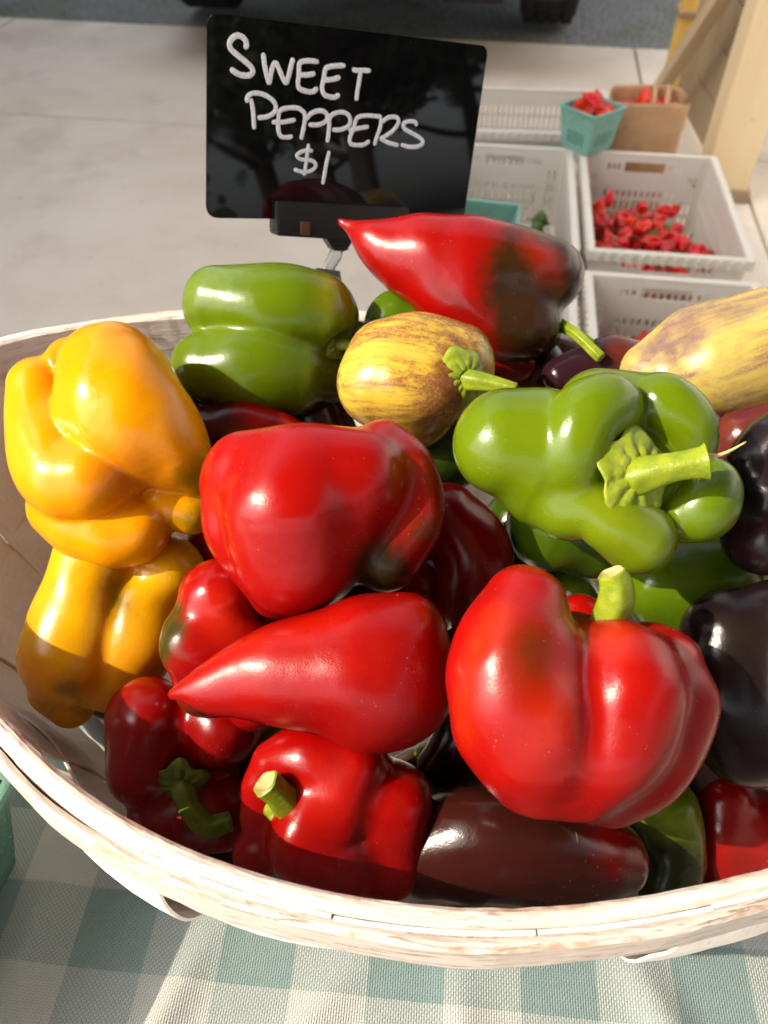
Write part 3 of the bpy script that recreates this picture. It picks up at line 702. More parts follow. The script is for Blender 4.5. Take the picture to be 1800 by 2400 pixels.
# -- the long red one lying in front
pepper('sweet_pepper', SWEET, 'long red pointed pepper lying at the front with its tip to the left', .325, [
    [(404, 1628, -20, 14), (436, 1620, -24, 27), (508, 1610, -20, 62), (600, 1588, -10, 99), (720, 1572, 0, 134), (830, 1570, 0, 158), (890, 1570, 5, 166)],
    [(880, 1500, 5, 108), (948, 1495, 12, 100)], [(870, 1640, 5, 112), (935, 1640, 12, 112)]],
    red('red_pointed_skin', [patch(652, 1590, -100, 10, 14, lin(236, 60, 8), .002), patch(700, 1500, -60, 30, 60, lin(222, 34, 12), .01, cdir(1, .3, 0), 4)], lin(188, 9, 5), lin(168, 6, 4), rough=(.22, .34)),
    k=.009, n=64, seed=2, amp=.0007)

# -- two yellow ones on the left
pepper('bell_pepper', BELL, 'orange yellow bell pepper with deep folds on top at the left of the basket', .40, [
    [(250, 1020, 90, 150)],
    ([(92, 908, 20, 70), (102, 1000, -2, 84), (148, 1104, -32, 104), (216, 1122, -58, 100), (284, 1112, -52, 66)], .006),
    [(262, 880, 0, 122), (300, 970, -34, 146), (392, 1048, -34, 100), (440, 1098, -14, 60)],
    [(150, 1185, 22, 80), (222, 1230, 8, 92), (308, 1240, 0, 84), (348, 1204, 8, 56)],
    [(385, 1172, 16, 56), (446, 1200, 22, 54)],
    ([(170, 850, 30, 60)], .005)],
    red('yellow_orange_skin', [patch(136, 850, -30, 20, 26, lin(150, 140, 20), .006, cdir(.35, -1, 0), 2.4), patch(460, 1110, -50, 40, 45, lin(176, 150, 16), .02),
        patch(440, 960, -40, 12, 30, lin(190, 160, 20), .02, cdir(.5, -.85, 0), 5), patch(440, 1225, -30, 40, 40, lin(170, 132, 10), .016), patch(300, 1120, -120, 60, 60, lin(240, 140, 4), .01)],
        (1.40, .56, 0, 1), (1.30, .46, 0, 1), rough=(.13, .25)), k=.0022, n=76, seed=11, amp=.0006)
pepper('bell_pepper', BELL, 'dull yellow bell pepper with greenish streaks standing below the orange yellow one', .412, [
    [(235, 1320, 20, 105), (200, 1430, 0, 110), (170, 1532, -14, 122)],
    [(128, 1615, 25, 62), (165, 1648, 25, 56)],
    [(345, 1410, 16, 86), (318, 1512, 6, 94), (264, 1580, 6, 86)],
    [(390, 1340, 45, 92), (370, 1430, 30, 62)], [(230, 1450, 60, 125)]],
    red('yellow_green_skin', [patch(275, 1400, -60, 26, 40, lin(120, 112, 10), .01, cdir(-.3, 1, 0), 2.6), patch(160, 1610, -110, 22, 30, lin(140, 130, 12), .006), patch(120, 1500, -70, 40, 60, lin(178, 146, 10), .01)],
        (1.30, .68, .003, 1), (1.15, .50, .002, 1), rough=(.2, .32), nscale=24), k=.0042, n=62, seed=12)

# -- greens at the back
pepper('bell_pepper', BELL, 'plump green bell pepper lying on its side against the back rim below the sign', .455, [
    [(520, 716, 5, 92), (640, 726, -20, 108), (742, 738, 2, 98)], [(498, 862, -8, 92), (590, 870, -22, 108), (690, 880, 0, 92)],
    [(792, 742, 25, 50)], [(742, 890, 40, 78)], [(640, 800, 50, 135)]],
    red('green_skin_yellow_blush', [patch(780, 700, -40, 50, 50, lin(176, 158, 14), .012), patch(530, 660, -60, 26, 40, lin(140, 168, 90), .02, cdir(1, .3, 0), 3), patch(740, 940, 0, 40, 30, lin(70, 30, 24), .02)], lin(118, 146, 16), lin(104, 132, 12)),  # pale upper-left streak is sky sheen painted into the skin colour
    k=.0045, n=62, seed=14, carve=[[(806, 812, -30, 34), (830, 812, -40, 30)]],
    cal=((782, 806, -6), cdir(.9, 0, .5), 40, 5, CALYX, dict(dome=.15)), stems=[([(782, 806, 0, 16), (806, 808, -14, 14), (820, 812, -16, 13)], STEM, .05)])
pepper('bell_pepper', BELL, 'small green pepper peeping out below the red and brown pointed one at the back', .478, [[(925, 756, 0, 70), (948, 800, 0, 72)], [(970, 770, 10, 66)]],
    red('green_skin_small', [], lin(104, 140, 22), lin(92, 126, 16)), k=.006, n=44, seed=15)

# -- the red and brown pointed one on top
pepper('sweet_pepper', SWEET, 'pointed red pepper turning dark brown at its stem end, on top at the back', .46, [
    [(797, 519, 0, 6), (832, 537, 0, 22), (892, 574, 0, 58), (980, 606, 0, 95), (1090, 631, 0, 118), (1200, 648, 0, 110), (1268, 650, 0, 92)],
    [(960, 645, -5, 54), (1080, 706, -22, 78), (1180, 757, -22, 86), (1234, 762, -10, 82)], [(1290, 660, 15, 72)], [(1120, 730, 40, 84)]],
    red('red_brown_skin', [patch(1335, 690, -60, 208, 34, lin(62, 36, 14), .018), patch(1268, 608, -88, 24, 46, lin(206, 44, 6), .010, cdir(.6, -.8, 0), 1.7), patch(1040, 690, -110, 14, 30, lin(92, 14, 10), .01, cdir(.85, -.5, 0), 5)],
        lin(186, 12, 8), lin(170, 8, 7), rough=(.16, .28)), k=.0075, n=64, seed=17,
    stems=[([(1300, 757, 5, 17), (1322, 766, -25, 14), (1354, 786, -60, 12), (1408, 838, -90, 13)], STEM, .1), ([(1316, 762, -12, 8), (1350, 775, -45, 6), (1390, 800, -60, 5)], STEMD, .05)])
pepper('sweet_pepper', SWEET, 'red pepper mostly hidden under the red and brown pointed one at the back', .475, [[(1165, 830, 0, 80), (1200, 850, 0, 58)]],
    red('red_skin_back', [], lin(176, 14, 10), lin(150, 8, 8)), n=40, seed=18)

# -- the striped one
pepper('bell_pepper', BELL, 'yellow pepper streaked with purple, its pale green stem pointing right', .415, [
    [(905, 840, 8, 90), (985, 830, 6, 92), (1075, 842, 22, 78)], [(898, 900, -8, 108), (985, 908, -20, 112), (1068, 880, 6, 90)], [(975, 958, 18, 90)], [(980, 885, 22, 120)]],
    red('yellow_purple_streaked_skin', [patch(1075, 880, -70, 68, 34, lin(128, 52, 34), .022)], (1.0, .72, .09, 1), (.9, .58, .06, 1), streak=(cdir(1, -.08, .35), lin(150, 74, 66), .42, .56, 95), rough=(.2, .3)),
    k=.0055, n=62, seed=20, stems=[([(1078, 888, -70, 26), (1100, 891, -98, 25), (1145, 898, -118, 20), (1208, 913, -138, 15)], STEM, .06)],
    cal=((1084, 886, -86), cdir(.44, -.16, .86), 66, 6, CALYX, dict(dome=.30, ridge=.022, point=.05, seed=.4)))
pepper('bell_pepper', BELL, 'pale yellow pepper flushed with lilac at the right edge behind the green bell', .435, [
    [(1594, 884, -5, 90), (1700, 862, -14, 126), (1850, 822, 0, 150)], [(1530, 872, 20, 76), (1625, 806, 12, 86), (1740, 786, 10, 92), (1870, 770, 0, 95)], [(1720, 850, 60, 130)]],
    red('pale_yellow_lilac_skin', [patch(1650, 790, -80, 16, 36, lin(146, 108, 118), .02, cdir(.9, .45, 0), 6), patch(1560, 800, -40, 20, 40, lin(150, 112, 116), .02, cdir(.75, .6, 0), 4)], (.80, .66, .18, 1), (.72, .52, .10, 1), streak=(cdir(1, .35, .1), lin(150, 98, 106), .42, .60, 80), rough=(.24, .36)),
    k=.006, n=60, seed=21)
pepper('sweet_pepper', SWEET, 'dark purple pepper lying along the back rim left of the pale yellow one', .455, [[(1315, 886, 0, 48), (1400, 856, 0, 56), (1500, 852, 10, 54)], [(1440, 850, 10, 54)]],
    red('purple_brown_skin', [patch(1480, 830, -40, 40, 40, lin(130, 56, 40), .02)], lin(54, 30, 44), lin(66, 28, 32)), n=46, seed=22)
pepper('bell_pepper', BELL, 'rusty purple pepper at the right edge under the pale yellow one', .42, [[(1742, 1030, 0, 68), (1835, 1002, 0, 76)]],
    red('rusty_purple_skin', [], lin(140, 62, 44), lin(116, 54, 54), streak=(cdir(1, .4, 0), lin(86, 44, 70), .45, .6, 90)), n=44, seed=23)
pepper('sweet_pepper', SWEET, 'smooth red pepper with a purple end lying behind the middle red bell', .44, [[(490, 1016, 0, 68), (590, 1012, 0, 72), (690, 1046, 0, 60)]],
    red('red_purple_skin', [patch(480, 990, -40, 84, 20, lin(96, 22, 34), .02)], lin(190, 12, 14), lin(170, 8, 12)), n=48, seed=24)

# -- dark purple ones on the right
pepper('bell_pepper', BELL, 'blackish purple bell pepper at the right edge beside the green bell', .36, [[(1762, 1092, 20, 62), (1835, 1050, 20, 92)], [(1806, 1166, -4, 74)], [(1790, 1258, 0, 92), (1850, 1262, -10, 90)], [(1870, 1180, 40, 120)]],
    red('black_purple_skin', [patch(1790, 1260, -90, 50, 60, lin(62, 26, 24), .02)], lin(38, 28, 34), lin(46, 30, 34), rough=(.16, .28)), k=.005, n=52, seed=25)
pepper('bell_pepper', BELL, 'large blackish purple bell pepper at the right edge behind the big red one', .352, [[(1705, 1495, 5, 108), (1692, 1610, -5, 112), (1740, 1728, 8, 104)], [(1835, 1468, -15, 112), (1838, 1600, -28, 132), (1825, 1706, -8, 122)], [(1890, 1580, 40, 180)]],
    red('dark_aubergine_skin', [patch(1740, 1500, -150, 60, 60, lin(44, 36, 28), .02)], lin(34, 24, 28), lin(42, 27, 28), rough=(.18, .3)), k=.006, n=56, seed=26)
# -- the front row low in the basket
pepper('sweet_pepper', SWEET, 'shiny chocolate brown pepper turning red at its right end, low behind the front rim', .345, [
    [(1002, 1992, 10, 104), (1100, 1968, -6, 124), (1220, 1986, -16, 126), (1350, 2012, -4, 106), (1450, 2014, 12, 78)], [(1120, 2030, -4, 84), (1300, 2050, -2, 70)], [(1230, 1930, 20, 86)]],
    red('brown_skin_red_end', [patch(1500, 1960, -60, 110, 60, lin(120, 10, 8), .02), patch(912, 2030, -30, 20, 16, lin(96, 92, 26), .006)], lin(70, 28, 22), lin(58, 24, 20), rough=(.12, .19)), k=.007, n=58, seed=27)
def scar(t, o, S, px):
    bm = bmesh.new(); pts = catmull([S(792, 1822, -96), S(822, 1818, -100), S(850, 1815, -98), S(890, 1803, -82)], 4) - o
    tube(bm, pts, .0004, 6); bm_obj('skin_scar', bm, simple('scar_cork', lin(190, 90, 60), rough=.7), t, smooth=True)
pepper('bell_pepper', BELL, 'red bell pepper at the front centre with a cut green stem facing left', .338, [
    [(655, 1795, 12, 66), (722, 1776, 0, 83), (822, 1802, -2, 96)], [(614, 1848, 2, 50), (606, 1912, 8, 48)], [(792, 1884, -28, 94), (742, 1958, -36, 110), (800, 2010, -20, 102)],
    [(900, 1880, 22, 106), (905, 2000, 22, 100)], [(602, 2000, 12, 62)], [(770, 1905, 55, 132)]],
    red('red_skin_front', [patch(760, 1860, -120, 50, 60, lin(212, 26, 12), .02)], lin(188, 8, 5), lin(168, 5, 4), rough=(.18, .32)), k=.0055, n=62, seed=28,
    stems=[([(694, 1905, -34, 42), (676, 1888, -66, 38), (648, 1858, -96, 33), (622, 1836, -114, 34)], STEM, .06)],
    cal=((678, 1886, -62), cdir(-.45, .2, .85), 62, 5, CALYX, dict(dome=.1)))
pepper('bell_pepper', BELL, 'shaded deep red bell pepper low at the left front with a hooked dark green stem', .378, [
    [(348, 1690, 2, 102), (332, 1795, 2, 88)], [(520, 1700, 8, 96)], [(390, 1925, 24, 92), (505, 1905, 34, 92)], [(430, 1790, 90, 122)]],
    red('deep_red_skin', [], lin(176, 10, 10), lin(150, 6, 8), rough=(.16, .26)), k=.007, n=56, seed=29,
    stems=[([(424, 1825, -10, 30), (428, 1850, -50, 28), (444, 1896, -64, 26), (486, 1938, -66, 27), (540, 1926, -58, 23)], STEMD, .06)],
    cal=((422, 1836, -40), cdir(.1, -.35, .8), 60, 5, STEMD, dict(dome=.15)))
pepper('bell_pepper', BELL, 'red bell pepper with an olive green shoulder under the long pointed one', .362, [
    [(515, 1396, 2, 92)], [(462, 1508, -10, 92)], [(482, 1600, 22, 74)], [(602, 1640, 32, 74)], [(545, 1520, 45, 130)]],
    red('red_skin_olive_shoulder', [patch(378, 1490, -50, 74, 30, lin(72, 68, 18), .02), patch(470, 1655, -20, 40, 30, lin(82, 60, 18), .012), patch(520, 1440, -80, 40, 50, lin(232, 40, 10), .012)], lin(192, 13, 9), lin(176, 8, 8), rough=(.17, .28)), k=.007, n=56, seed=30)
pepper('sweet_pepper', SWEET, 'curved dark red pepper in the gap between the middle red bell and the green bell', .395, [[(1045, 1215, 0, 84), (1108, 1295, 0, 92), (1112, 1410, 10, 84)]],
    red('dark_red_skin', [patch(1110, 1420, -60, 34, 40, lin(120, 50, 40), .02)], lin(186, 12, 10), lin(150, 8, 8)), n=48, seed=31)
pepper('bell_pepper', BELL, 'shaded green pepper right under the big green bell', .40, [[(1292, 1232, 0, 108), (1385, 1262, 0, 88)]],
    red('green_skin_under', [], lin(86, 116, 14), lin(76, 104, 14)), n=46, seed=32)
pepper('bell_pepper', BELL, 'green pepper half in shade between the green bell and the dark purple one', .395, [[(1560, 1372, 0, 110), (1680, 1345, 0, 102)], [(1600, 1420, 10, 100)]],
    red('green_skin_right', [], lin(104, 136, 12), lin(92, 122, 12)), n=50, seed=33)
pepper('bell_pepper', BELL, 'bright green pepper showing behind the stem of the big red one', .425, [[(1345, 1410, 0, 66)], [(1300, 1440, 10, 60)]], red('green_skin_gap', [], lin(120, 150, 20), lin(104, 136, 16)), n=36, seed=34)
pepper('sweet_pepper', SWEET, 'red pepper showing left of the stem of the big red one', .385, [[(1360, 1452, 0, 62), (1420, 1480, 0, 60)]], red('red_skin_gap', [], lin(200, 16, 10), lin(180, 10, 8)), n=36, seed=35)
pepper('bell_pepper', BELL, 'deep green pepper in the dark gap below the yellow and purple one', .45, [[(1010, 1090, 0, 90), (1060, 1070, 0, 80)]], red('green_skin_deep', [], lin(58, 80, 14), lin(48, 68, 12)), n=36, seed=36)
pepper('sweet_pepper', SWEET, 'green pepper low at the right front between the brown and the dark red one', .378, [[(1552, 1895, 0, 78), (1585, 1990, 0, 68), (1560, 2080, 10, 66)]],
    red('green_skin_low', [patch(1560, 2060, -30, 120, 40, lin(44, 58, 12), .02)], lin(120, 148, 10), lin(108, 134, 10)), n=44, seed=37)
pepper('sweet_pepper', SWEET, 'dark red pepper low at the right edge behind the front rim', .388, [[(1700, 1880, 0, 64), (1705, 1975, 0, 80), (1720, 2060, 10, 80)], [(1790, 1960, 5, 100)]],
    red('dark_red_skin_low', [], lin(176, 14, 10), lin(140, 8, 8)), n=48, seed=38)
pepper('sweet_pepper', SWEET, 'light green pepper deep in the gap left of the cut green stem', .405, [[(640, 1745, 0, 52), (660, 1810, 0, 50)]], red('light_green_skin', [], lin(140, 172, 26), lin(126, 156, 22)), n=34, seed=39)
pepper('sweet_pepper', SWEET, 'green pepper deep in the gap left of the big red one', .40, [[(1010, 1785, 0, 46), (1070, 1800, 0, 48)]], red('green_skin_deep_front', [], lin(112, 138, 24), lin(84, 108, 16)), n=34, seed=40)

# -- bottom-layer and right-hand filler peppers, added so the gaps stay dark
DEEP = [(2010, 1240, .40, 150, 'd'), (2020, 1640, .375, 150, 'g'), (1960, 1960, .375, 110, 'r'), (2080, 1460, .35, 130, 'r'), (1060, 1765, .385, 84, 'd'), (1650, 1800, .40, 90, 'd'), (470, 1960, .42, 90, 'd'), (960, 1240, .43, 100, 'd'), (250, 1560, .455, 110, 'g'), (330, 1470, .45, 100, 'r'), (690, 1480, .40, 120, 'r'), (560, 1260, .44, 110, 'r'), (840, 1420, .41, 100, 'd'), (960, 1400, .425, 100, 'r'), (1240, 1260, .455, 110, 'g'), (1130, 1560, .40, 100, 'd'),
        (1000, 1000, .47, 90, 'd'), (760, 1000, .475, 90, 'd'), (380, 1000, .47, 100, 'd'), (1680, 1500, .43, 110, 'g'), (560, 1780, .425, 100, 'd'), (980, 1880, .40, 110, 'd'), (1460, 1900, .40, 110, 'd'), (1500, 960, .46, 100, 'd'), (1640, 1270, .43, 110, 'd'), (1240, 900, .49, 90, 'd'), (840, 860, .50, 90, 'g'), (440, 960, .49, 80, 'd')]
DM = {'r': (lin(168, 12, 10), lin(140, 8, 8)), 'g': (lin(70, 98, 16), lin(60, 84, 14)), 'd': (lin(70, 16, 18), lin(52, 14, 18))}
WHERE = ['dark red pepper against the right inner wall beside the blackish one', 'green pepper against the right inner wall behind the large blackish one', 'red pepper at the right inner wall near the front rim', 'red pepper resting on the green one at the right inner wall', 'dark red pepper in the gap under the right end of the long front one', 'dark red pepper in the gap under the large blackish one', 'dark red pepper right inside the front rim at the left', 'dark red pepper in the gap right of the olive brown patch', 'green pepper deep below the dull yellow one', 'red pepper deep between the dull yellow one and the red one with an olive shoulder', 'red pepper buried under the long pointed front one', 'red pepper in the dark left of the blocky middle one', 'dark red pepper in the gap under the blocky middle one', 'red pepper in the dark gap above the tip of the big front right one',
 'green pepper buried below the glossy green one', 'dark red pepper in the gap left of the big front right one', 'dark red pepper buried behind the blocky middle one', 'dark red pepper under the plump green one at the back', 'dark red pepper in the gap right of the orange yellow one', 'green pepper buried behind the large blackish one',
 'dark red pepper in the gap behind the cut green stem', 'dark red pepper in the gap between the cut stem one and the chocolate brown one', 'dark red pepper below the big front right one', 'dark red pepper buried behind the glossy green one', 'dark red pepper under the blackish one at the right edge', 'dark red pepper below the back rim left of the purple one', 'green pepper buried below the striped yellow one', 'dark red pepper under the left end of the plump green one']
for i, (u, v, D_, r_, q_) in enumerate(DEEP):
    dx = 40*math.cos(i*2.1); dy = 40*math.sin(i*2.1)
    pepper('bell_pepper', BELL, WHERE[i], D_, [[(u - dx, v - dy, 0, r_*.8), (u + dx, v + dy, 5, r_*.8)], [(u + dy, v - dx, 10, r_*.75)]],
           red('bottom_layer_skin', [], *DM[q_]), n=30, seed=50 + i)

# ================================================================== PRICE SIGN CLIPPED TO THE BACK RIM
SQ4 = np.array([[-.10272517, .52196437, -.12990941], [.07369557, .6145044, -.17338004], [.06114297, .57371533, -.27843113], [-.11527778, .48117531, -.2349605]])*.95 + CO
SN = np.cross(SQ4[1] - SQ4[0], SQ4[3] - SQ4[0]); SN /= np.linalg.norm(SN)
if SN @ (CO - SQ4[0]) < 0: SN = -SN
def onsign(u, v, off=0):
    r = ray(u, v); t = ((SQ4[0] + SN*off - CO) @ SN)/(r @ SN); return CO + r*t
s1 = SQ4[1] - SQ4[0]; s1 /= np.linalg.norm(s1); s2 = np.cross(s1, SN); s2 /= np.linalg.norm(s2)
if s2 @ (SQ4[3] - SQ4[0]) < 0: s2 = -s2
SORG = onsign(800, 590)
sg = empty('price_sign', SORG, label='black glossy plastic price sign hand lettered SWEET PEPPERS in white behind the peppers', cat='sign')
def black_gloss():
    t = NT('black_gloss_plastic'); nb = t.bump(t.noise(11, 1, .5), .05, .01)
    sp = t.math('MULTIPLY', t.ramp(t.voro(260), .06, .02), t.ramp(t.noise(40, 2), .60, .66))
    return t.done(t.mix(sp, (.004, .004, .005, 1), (.35, .35, .35, 1)), t.ramp(t.noise(30, 4, .6), .4, .8, .02, .06), nb, Specular_IOR_Level=.42)
BG = black_gloss()
cor = [onsign(486, 29), onsign(1146, 108), onsign(1087, 520), onsign(484, 511)]; rad = [.0075, .0065, .006, .008]; loop = []
for i in range(4):
    a, b, c = cor[i-1], cor[i], cor[(i+1) % 4]; d1 = (a - b)/np.linalg.norm(a - b); d2 = (c - b)/np.linalg.norm(c - b)
    for k in range(9):
        t = k/8; loop.append((b + d1*rad[i])*(1-t)**2 + b*2*t*(1-t) + (b + d2*rad[i])*t*t)
bm = bmesh.new(); fr = [bm.verts.new(p - SORG) for p in loop]; bk_ = [bm.verts.new(p - SN*.002 - SORG) for p in loop]
bm.faces.new(fr); bm.faces.new(bk_[::-1]); n = len(fr)
for i in range(n): bm.faces.new((fr[i], bk_[i], bk_[(i+1) % n], fr[(i+1) % n]))
bmesh.ops.recalc_face_normals(bm, faces=bm.faces); bmesh.ops.bevel(bm, geom=[e for e in bm.edges if len(e.link_faces) == 2 and e.calc_face_angle(0) > 1], offset=.0005, segments=2, affect='EDGES')
panel = bm_obj('sign_panel', bm, BG, sg)
def chalk():
    t = NT('white_marker_ink'); c = t.mix(t.ramp(t.noise(700, 4, .7), .3, .7), lin(252, 252, 254), lin(214, 214, 222))
    return t.done(c, .5, t.bump(t.noise(900, 3, .6), .5, .0006))
INK = chalk()
A = lambda L: [(480 + x*.24111, 20 + y*.24111) for x, y in L]
C = lambda L: [(560 + x*.30139, 200 + y*.30139) for x, y in L]
LET = [
 (A, 7.4, [[(395,385),(405,340),(380,290),(325,262),(270,285),(240,340),(255,395),(320,455),(400,520),(455,575),(465,620),(430,650),(360,648),(300,622),(256,590)]]),
 (A, 7.0, [[(568,440),(580,540),(602,650),(625,730)],[(625,730),(640,640),(662,560),(690,520)],[(690,520),(722,590),(755,670),(790,730)],[(790,730),(816,650),(838,560),(858,490)]]),
 (A, 6.8, [[(1100,518),(1020,508),(950,515),(918,540),(915,640),(905,730),(925,780),(990,805),(1050,808),(1092,775)],[(925,645),(1000,645),(1065,632)]]),
 (A, 6.8, [[(1358,555),(1280,557),(1205,568),(1172,592),(1155,690),(1140,770),(1160,835),(1212,858),(1262,862),(1305,838)],[(1165,695),(1240,690),(1310,668)]]),
 (A, 6.6, [[(1440,590),(1470,602),(1520,600),(1605,606)],[(1515,610),(1498,720),(1484,800),(1473,888)]]),
 (C, 6.4, [[(95,110),(110,200),(115,270),(118,335)],[(62,128),(70,85),(120,60),(200,75),(265,120),(288,170),(270,215),(215,245),(150,252)]]),
 (C, 6.4, [[(500,205),(460,178),(380,176),(322,195),(308,240),(305,320),(312,370),(330,398),(370,405),(412,398)],[(262,286),(350,285),(435,268)]]),
 (C, 6.4, [[(505,200),(514,250),(505,320),(485,415)],[(525,262),(560,220),(620,198),(668,208),(688,245),(668,285),(610,308),(545,305)]]),
 (C, 6.4, [[(703,228),(702,300),(697,370),(688,438)],[(702,262),(730,226),(790,208),(845,225),(866,270),(850,318),(790,345),(730,345)]]),
 (C, 6.2, [[(1105,245),(1020,236),(950,240),(912,265),(890,340),(865,400),(862,440),(880,460),(920,465),(970,462),(1012,435)],[(856,350),(930,335),(1005,322)]]),
 (C, 6.2, [[(1108,262),(1098,330),(1072,400),(1055,462)],[(1120,285),(1140,262),(1185,245),(1230,252),(1240,290),(1200,350),(1130,400),(1100,412)],[(1100,412),(1150,442),(1200,457),(1238,465)]]),
 (C, 6.2, [[(1380,312),(1370,285),(1320,280),(1278,300),(1290,340),(1350,375),(1412,412),(1430,448),(1392,475),(1320,478),(1265,462)]]),
 (C, 5.4, [[(570,512),(545,505),(490,515),(450,545),(480,575),(540,580),(590,600),(592,640),(545,670),(490,672),(432,655)],[(542,460),(530,540),(520,620),(508,698)]]),
 (C, 6.0, [[(702,515),(682,600),(666,690),(652,765)]])]
for cv, w_, strokes in LET:
    bm = bmesh.new()
    for st in strokes:
        q = catmull([onsign(u, v, .0001) for u, v in cv(st)], 5) - SORG; m_ = len(q); rw = w_*.43/1800
        rr = [rw*(.93 + .12*mnoise.noise((i*.5, w_*9 + st[0][0]*.1, 2))) * (1 if 0 < i < m_-1 else .82) for i in range(m_)]
        q = np.vstack([q[0] + (q[0]-q[1])/np.linalg.norm(q[0]-q[1])*rw*.35, q, q[-1] + (q[-1]-q[-2])/np.linalg.norm(q[-1]-q[-2])*rw*.35]); rr = [rr[0]*.5] + rr + [rr[-1]*.5]
        tube(bm, q, rr, 10, (Vector(SN), .32))
    bm_obj('letter', bm, INK, sg, smooth=True)
BP = simple('black_plastic', (.012, .012, .013, 1), (.02, .02, .02, 1), .38, bump=.12, bscale=300, bdist=.0006)
def plate(name, quad, front, back, m, bev=.0008, parent=None):
    """slab between two offsets from the sign's face; quad of photo points taken at the front offset"""
    f = [onsign(u, v, front) for u, v in quad]; bm = bmesh.new()
    a = [bm.verts.new(p - SORG) for p in f]; b = [bm.verts.new(p + SN*(back - front) - SORG) for p in f]; n = len(a)
    bm.faces.new(a); bm.faces.new(b[::-1])
    for i in range(n): bm.faces.new((a[i], b[i], b[(i+1) % n], a[(i+1) % n]))
    bmesh.ops.recalc_face_normals(bm, faces=bm.faces); bmesh.ops.bevel(bm, geom=bm.edges[:], offset=bev, segments=2, affect='EDGES')
    return bm_obj(name, bm, m, parent or sg)
cb = plate('clip_bar', [(650, 472), (961, 487), (958, 562), (650, 545)], .005, -.009, BP)
plate('clip_lip', [(651, 541), (958, 558), (956, 572), (651, 553)], .0062, -.008, BP)
plate('rivet', [(706, 520), (728, 521), (727, 552), (706, 551)], .0070, .002, NT('copper_rivet').done(lin(168, 132, 104), .3, Metallic=.9), .0004)
plate('neck', [(762, 552), (834, 556), (812, 590), (784, 588)], .004, -.006, BP)
for k in range(3): plate('neck_rib', [(775 + 3*k, 562 + 9*k), (826 - 4*k, 565 + 9*k), (825 - 4*k, 568 + 9*k), (776 + 3*k, 565 + 9*k)], .0048, .003, BP, .0002)
t = NT('clear_plastic_rod'); CLEAR = t.done((.9, .95, .98, 1), .08, Transmission_Weight=.85, IOR=1.45)
bm = bmesh.new(); tube(bm, np.array([onsign(792, 580, -.002), onsign(785, 600, -.003), onsign(772, 625, -.006), onsign(764, 645, -.010)]) - SORG, [.0042, .0048, .0042, .004], 14); bm_obj('ball_joint_rod', bm, CLEAR, sg, smooth=True)
c0 = P(772, 645, .515); c1 = oval(1.91, 0, 1, ZR + .002)
dz = c0 - c1
bm = bmesh.new(); d_ = Vector(c1 - c0); mid = Vector((c0 + c1)/2 - SORG)
box(bm, mid, (.017, .012, d_.length), d_.to_track_quat('Z', 'Y').to_euler(), bev=.0012); bm_obj('base_clip', bm, BP, sg)

# ================================================================== CRATES, BOXES AND BAG BEHIND THE TABLE
def holed(w, h, t, holes):
    """upright panel in x (centred), z (0..h), thick t in y, with real openings; holes: (x0, x1, z0, z1)"""
    xs = sorted({-w/2, w/2} | {x for q in holes for x in q[:2]}); zs = sorted({0, h} | {z for q in holes for z in q[2:]})
    xs, zs = [xs[0]] + [b for a, b in zip(xs, xs[1:]) if b - a > 1e-5], [zs[0]] + [b for a, b in zip(zs, zs[1:]) if b - a > 1e-5]
    nx, nz = len(xs)-1, len(zs)-1
    op = [[not any(a < (xs[i]+xs[i+1])/2 < b and c < (zs[j]+zs[j+1])/2 < d for a, b, c, d in holes) for j in range(nz)] for i in range(nx)]
    bm = bmesh.new(); vd = {}
    def vt(i, j, s):
        if (i, j, s) not in vd: vd[i, j, s] = bm.verts.new((xs[i], s*t/2, zs[j]))
        return vd[i, j, s]
    for i in range(nx):
        for j in range(nz):
            if not op[i][j]: continue
            for s in (-1, 1):
                f = [vt(i, j, s), vt(i+1, j, s), vt(i+1, j+1, s), vt(i, j+1, s)]; bm.faces.new(f if s < 0 else f[::-1])
            for di, dj, e in ((-1, 0, ((0, 0), (0, 1))), (1, 0, ((1, 0), (1, 1))), (0, -1, ((0, 0), (1, 0))), (0, 1, ((0, 1), (1, 1)))):
                a, b = i + di, j + dj
                if 0 <= a < nx and 0 <= b < nz and op[a][b]: continue
                (p, q), (r, s_) = e; bm.faces.new((vt(i+p, j+q, -1), vt(i+r, j+s_, -1), vt(i+r, j+s_, 1), vt(i+p, j+q, 1)))
    bmesh.ops.recalc_face_normals(bm, faces=bm.faces); return bm
CR = simple('crate_plastic', lin(220, 214, 202), lin(208, 202, 190), .5, 12, .15, 120, .001)
CW, CL, CH = .372, .59, .238
def end_holes(w, h):
    H = [(-.058, .058, h - .052, h - .022)]
    for s in (-1, 1):
        for k in range(3): x = s*(.075 + .014*k); H.append((x - .004, x + .004, h - .046, h - .028))
    for k in range(12): x = -.099 + .018*k; H += [(x - .0045, x + .0045, .112, .132), (x - .0045, x + .0045, .070, .102), (x - .0045, x + .0045, .022, .060)]
    for s in (-1, 1):
        for k in range(2):
            for z in (.03, .07, .11, .15): x = s*(.138 + .016*k); H.append((x - .004, x + .004, z, z + .028))
    return H
def side_holes(w, h):
    H = []
    for k in range(30):
        x = -.261 + .018*k
        for z0, z1 in ((.022, .060), (.070, .105), (.115, .150), (.160, .186)): H.append((x - .0045, x + .0045, z0, z1))
    return H
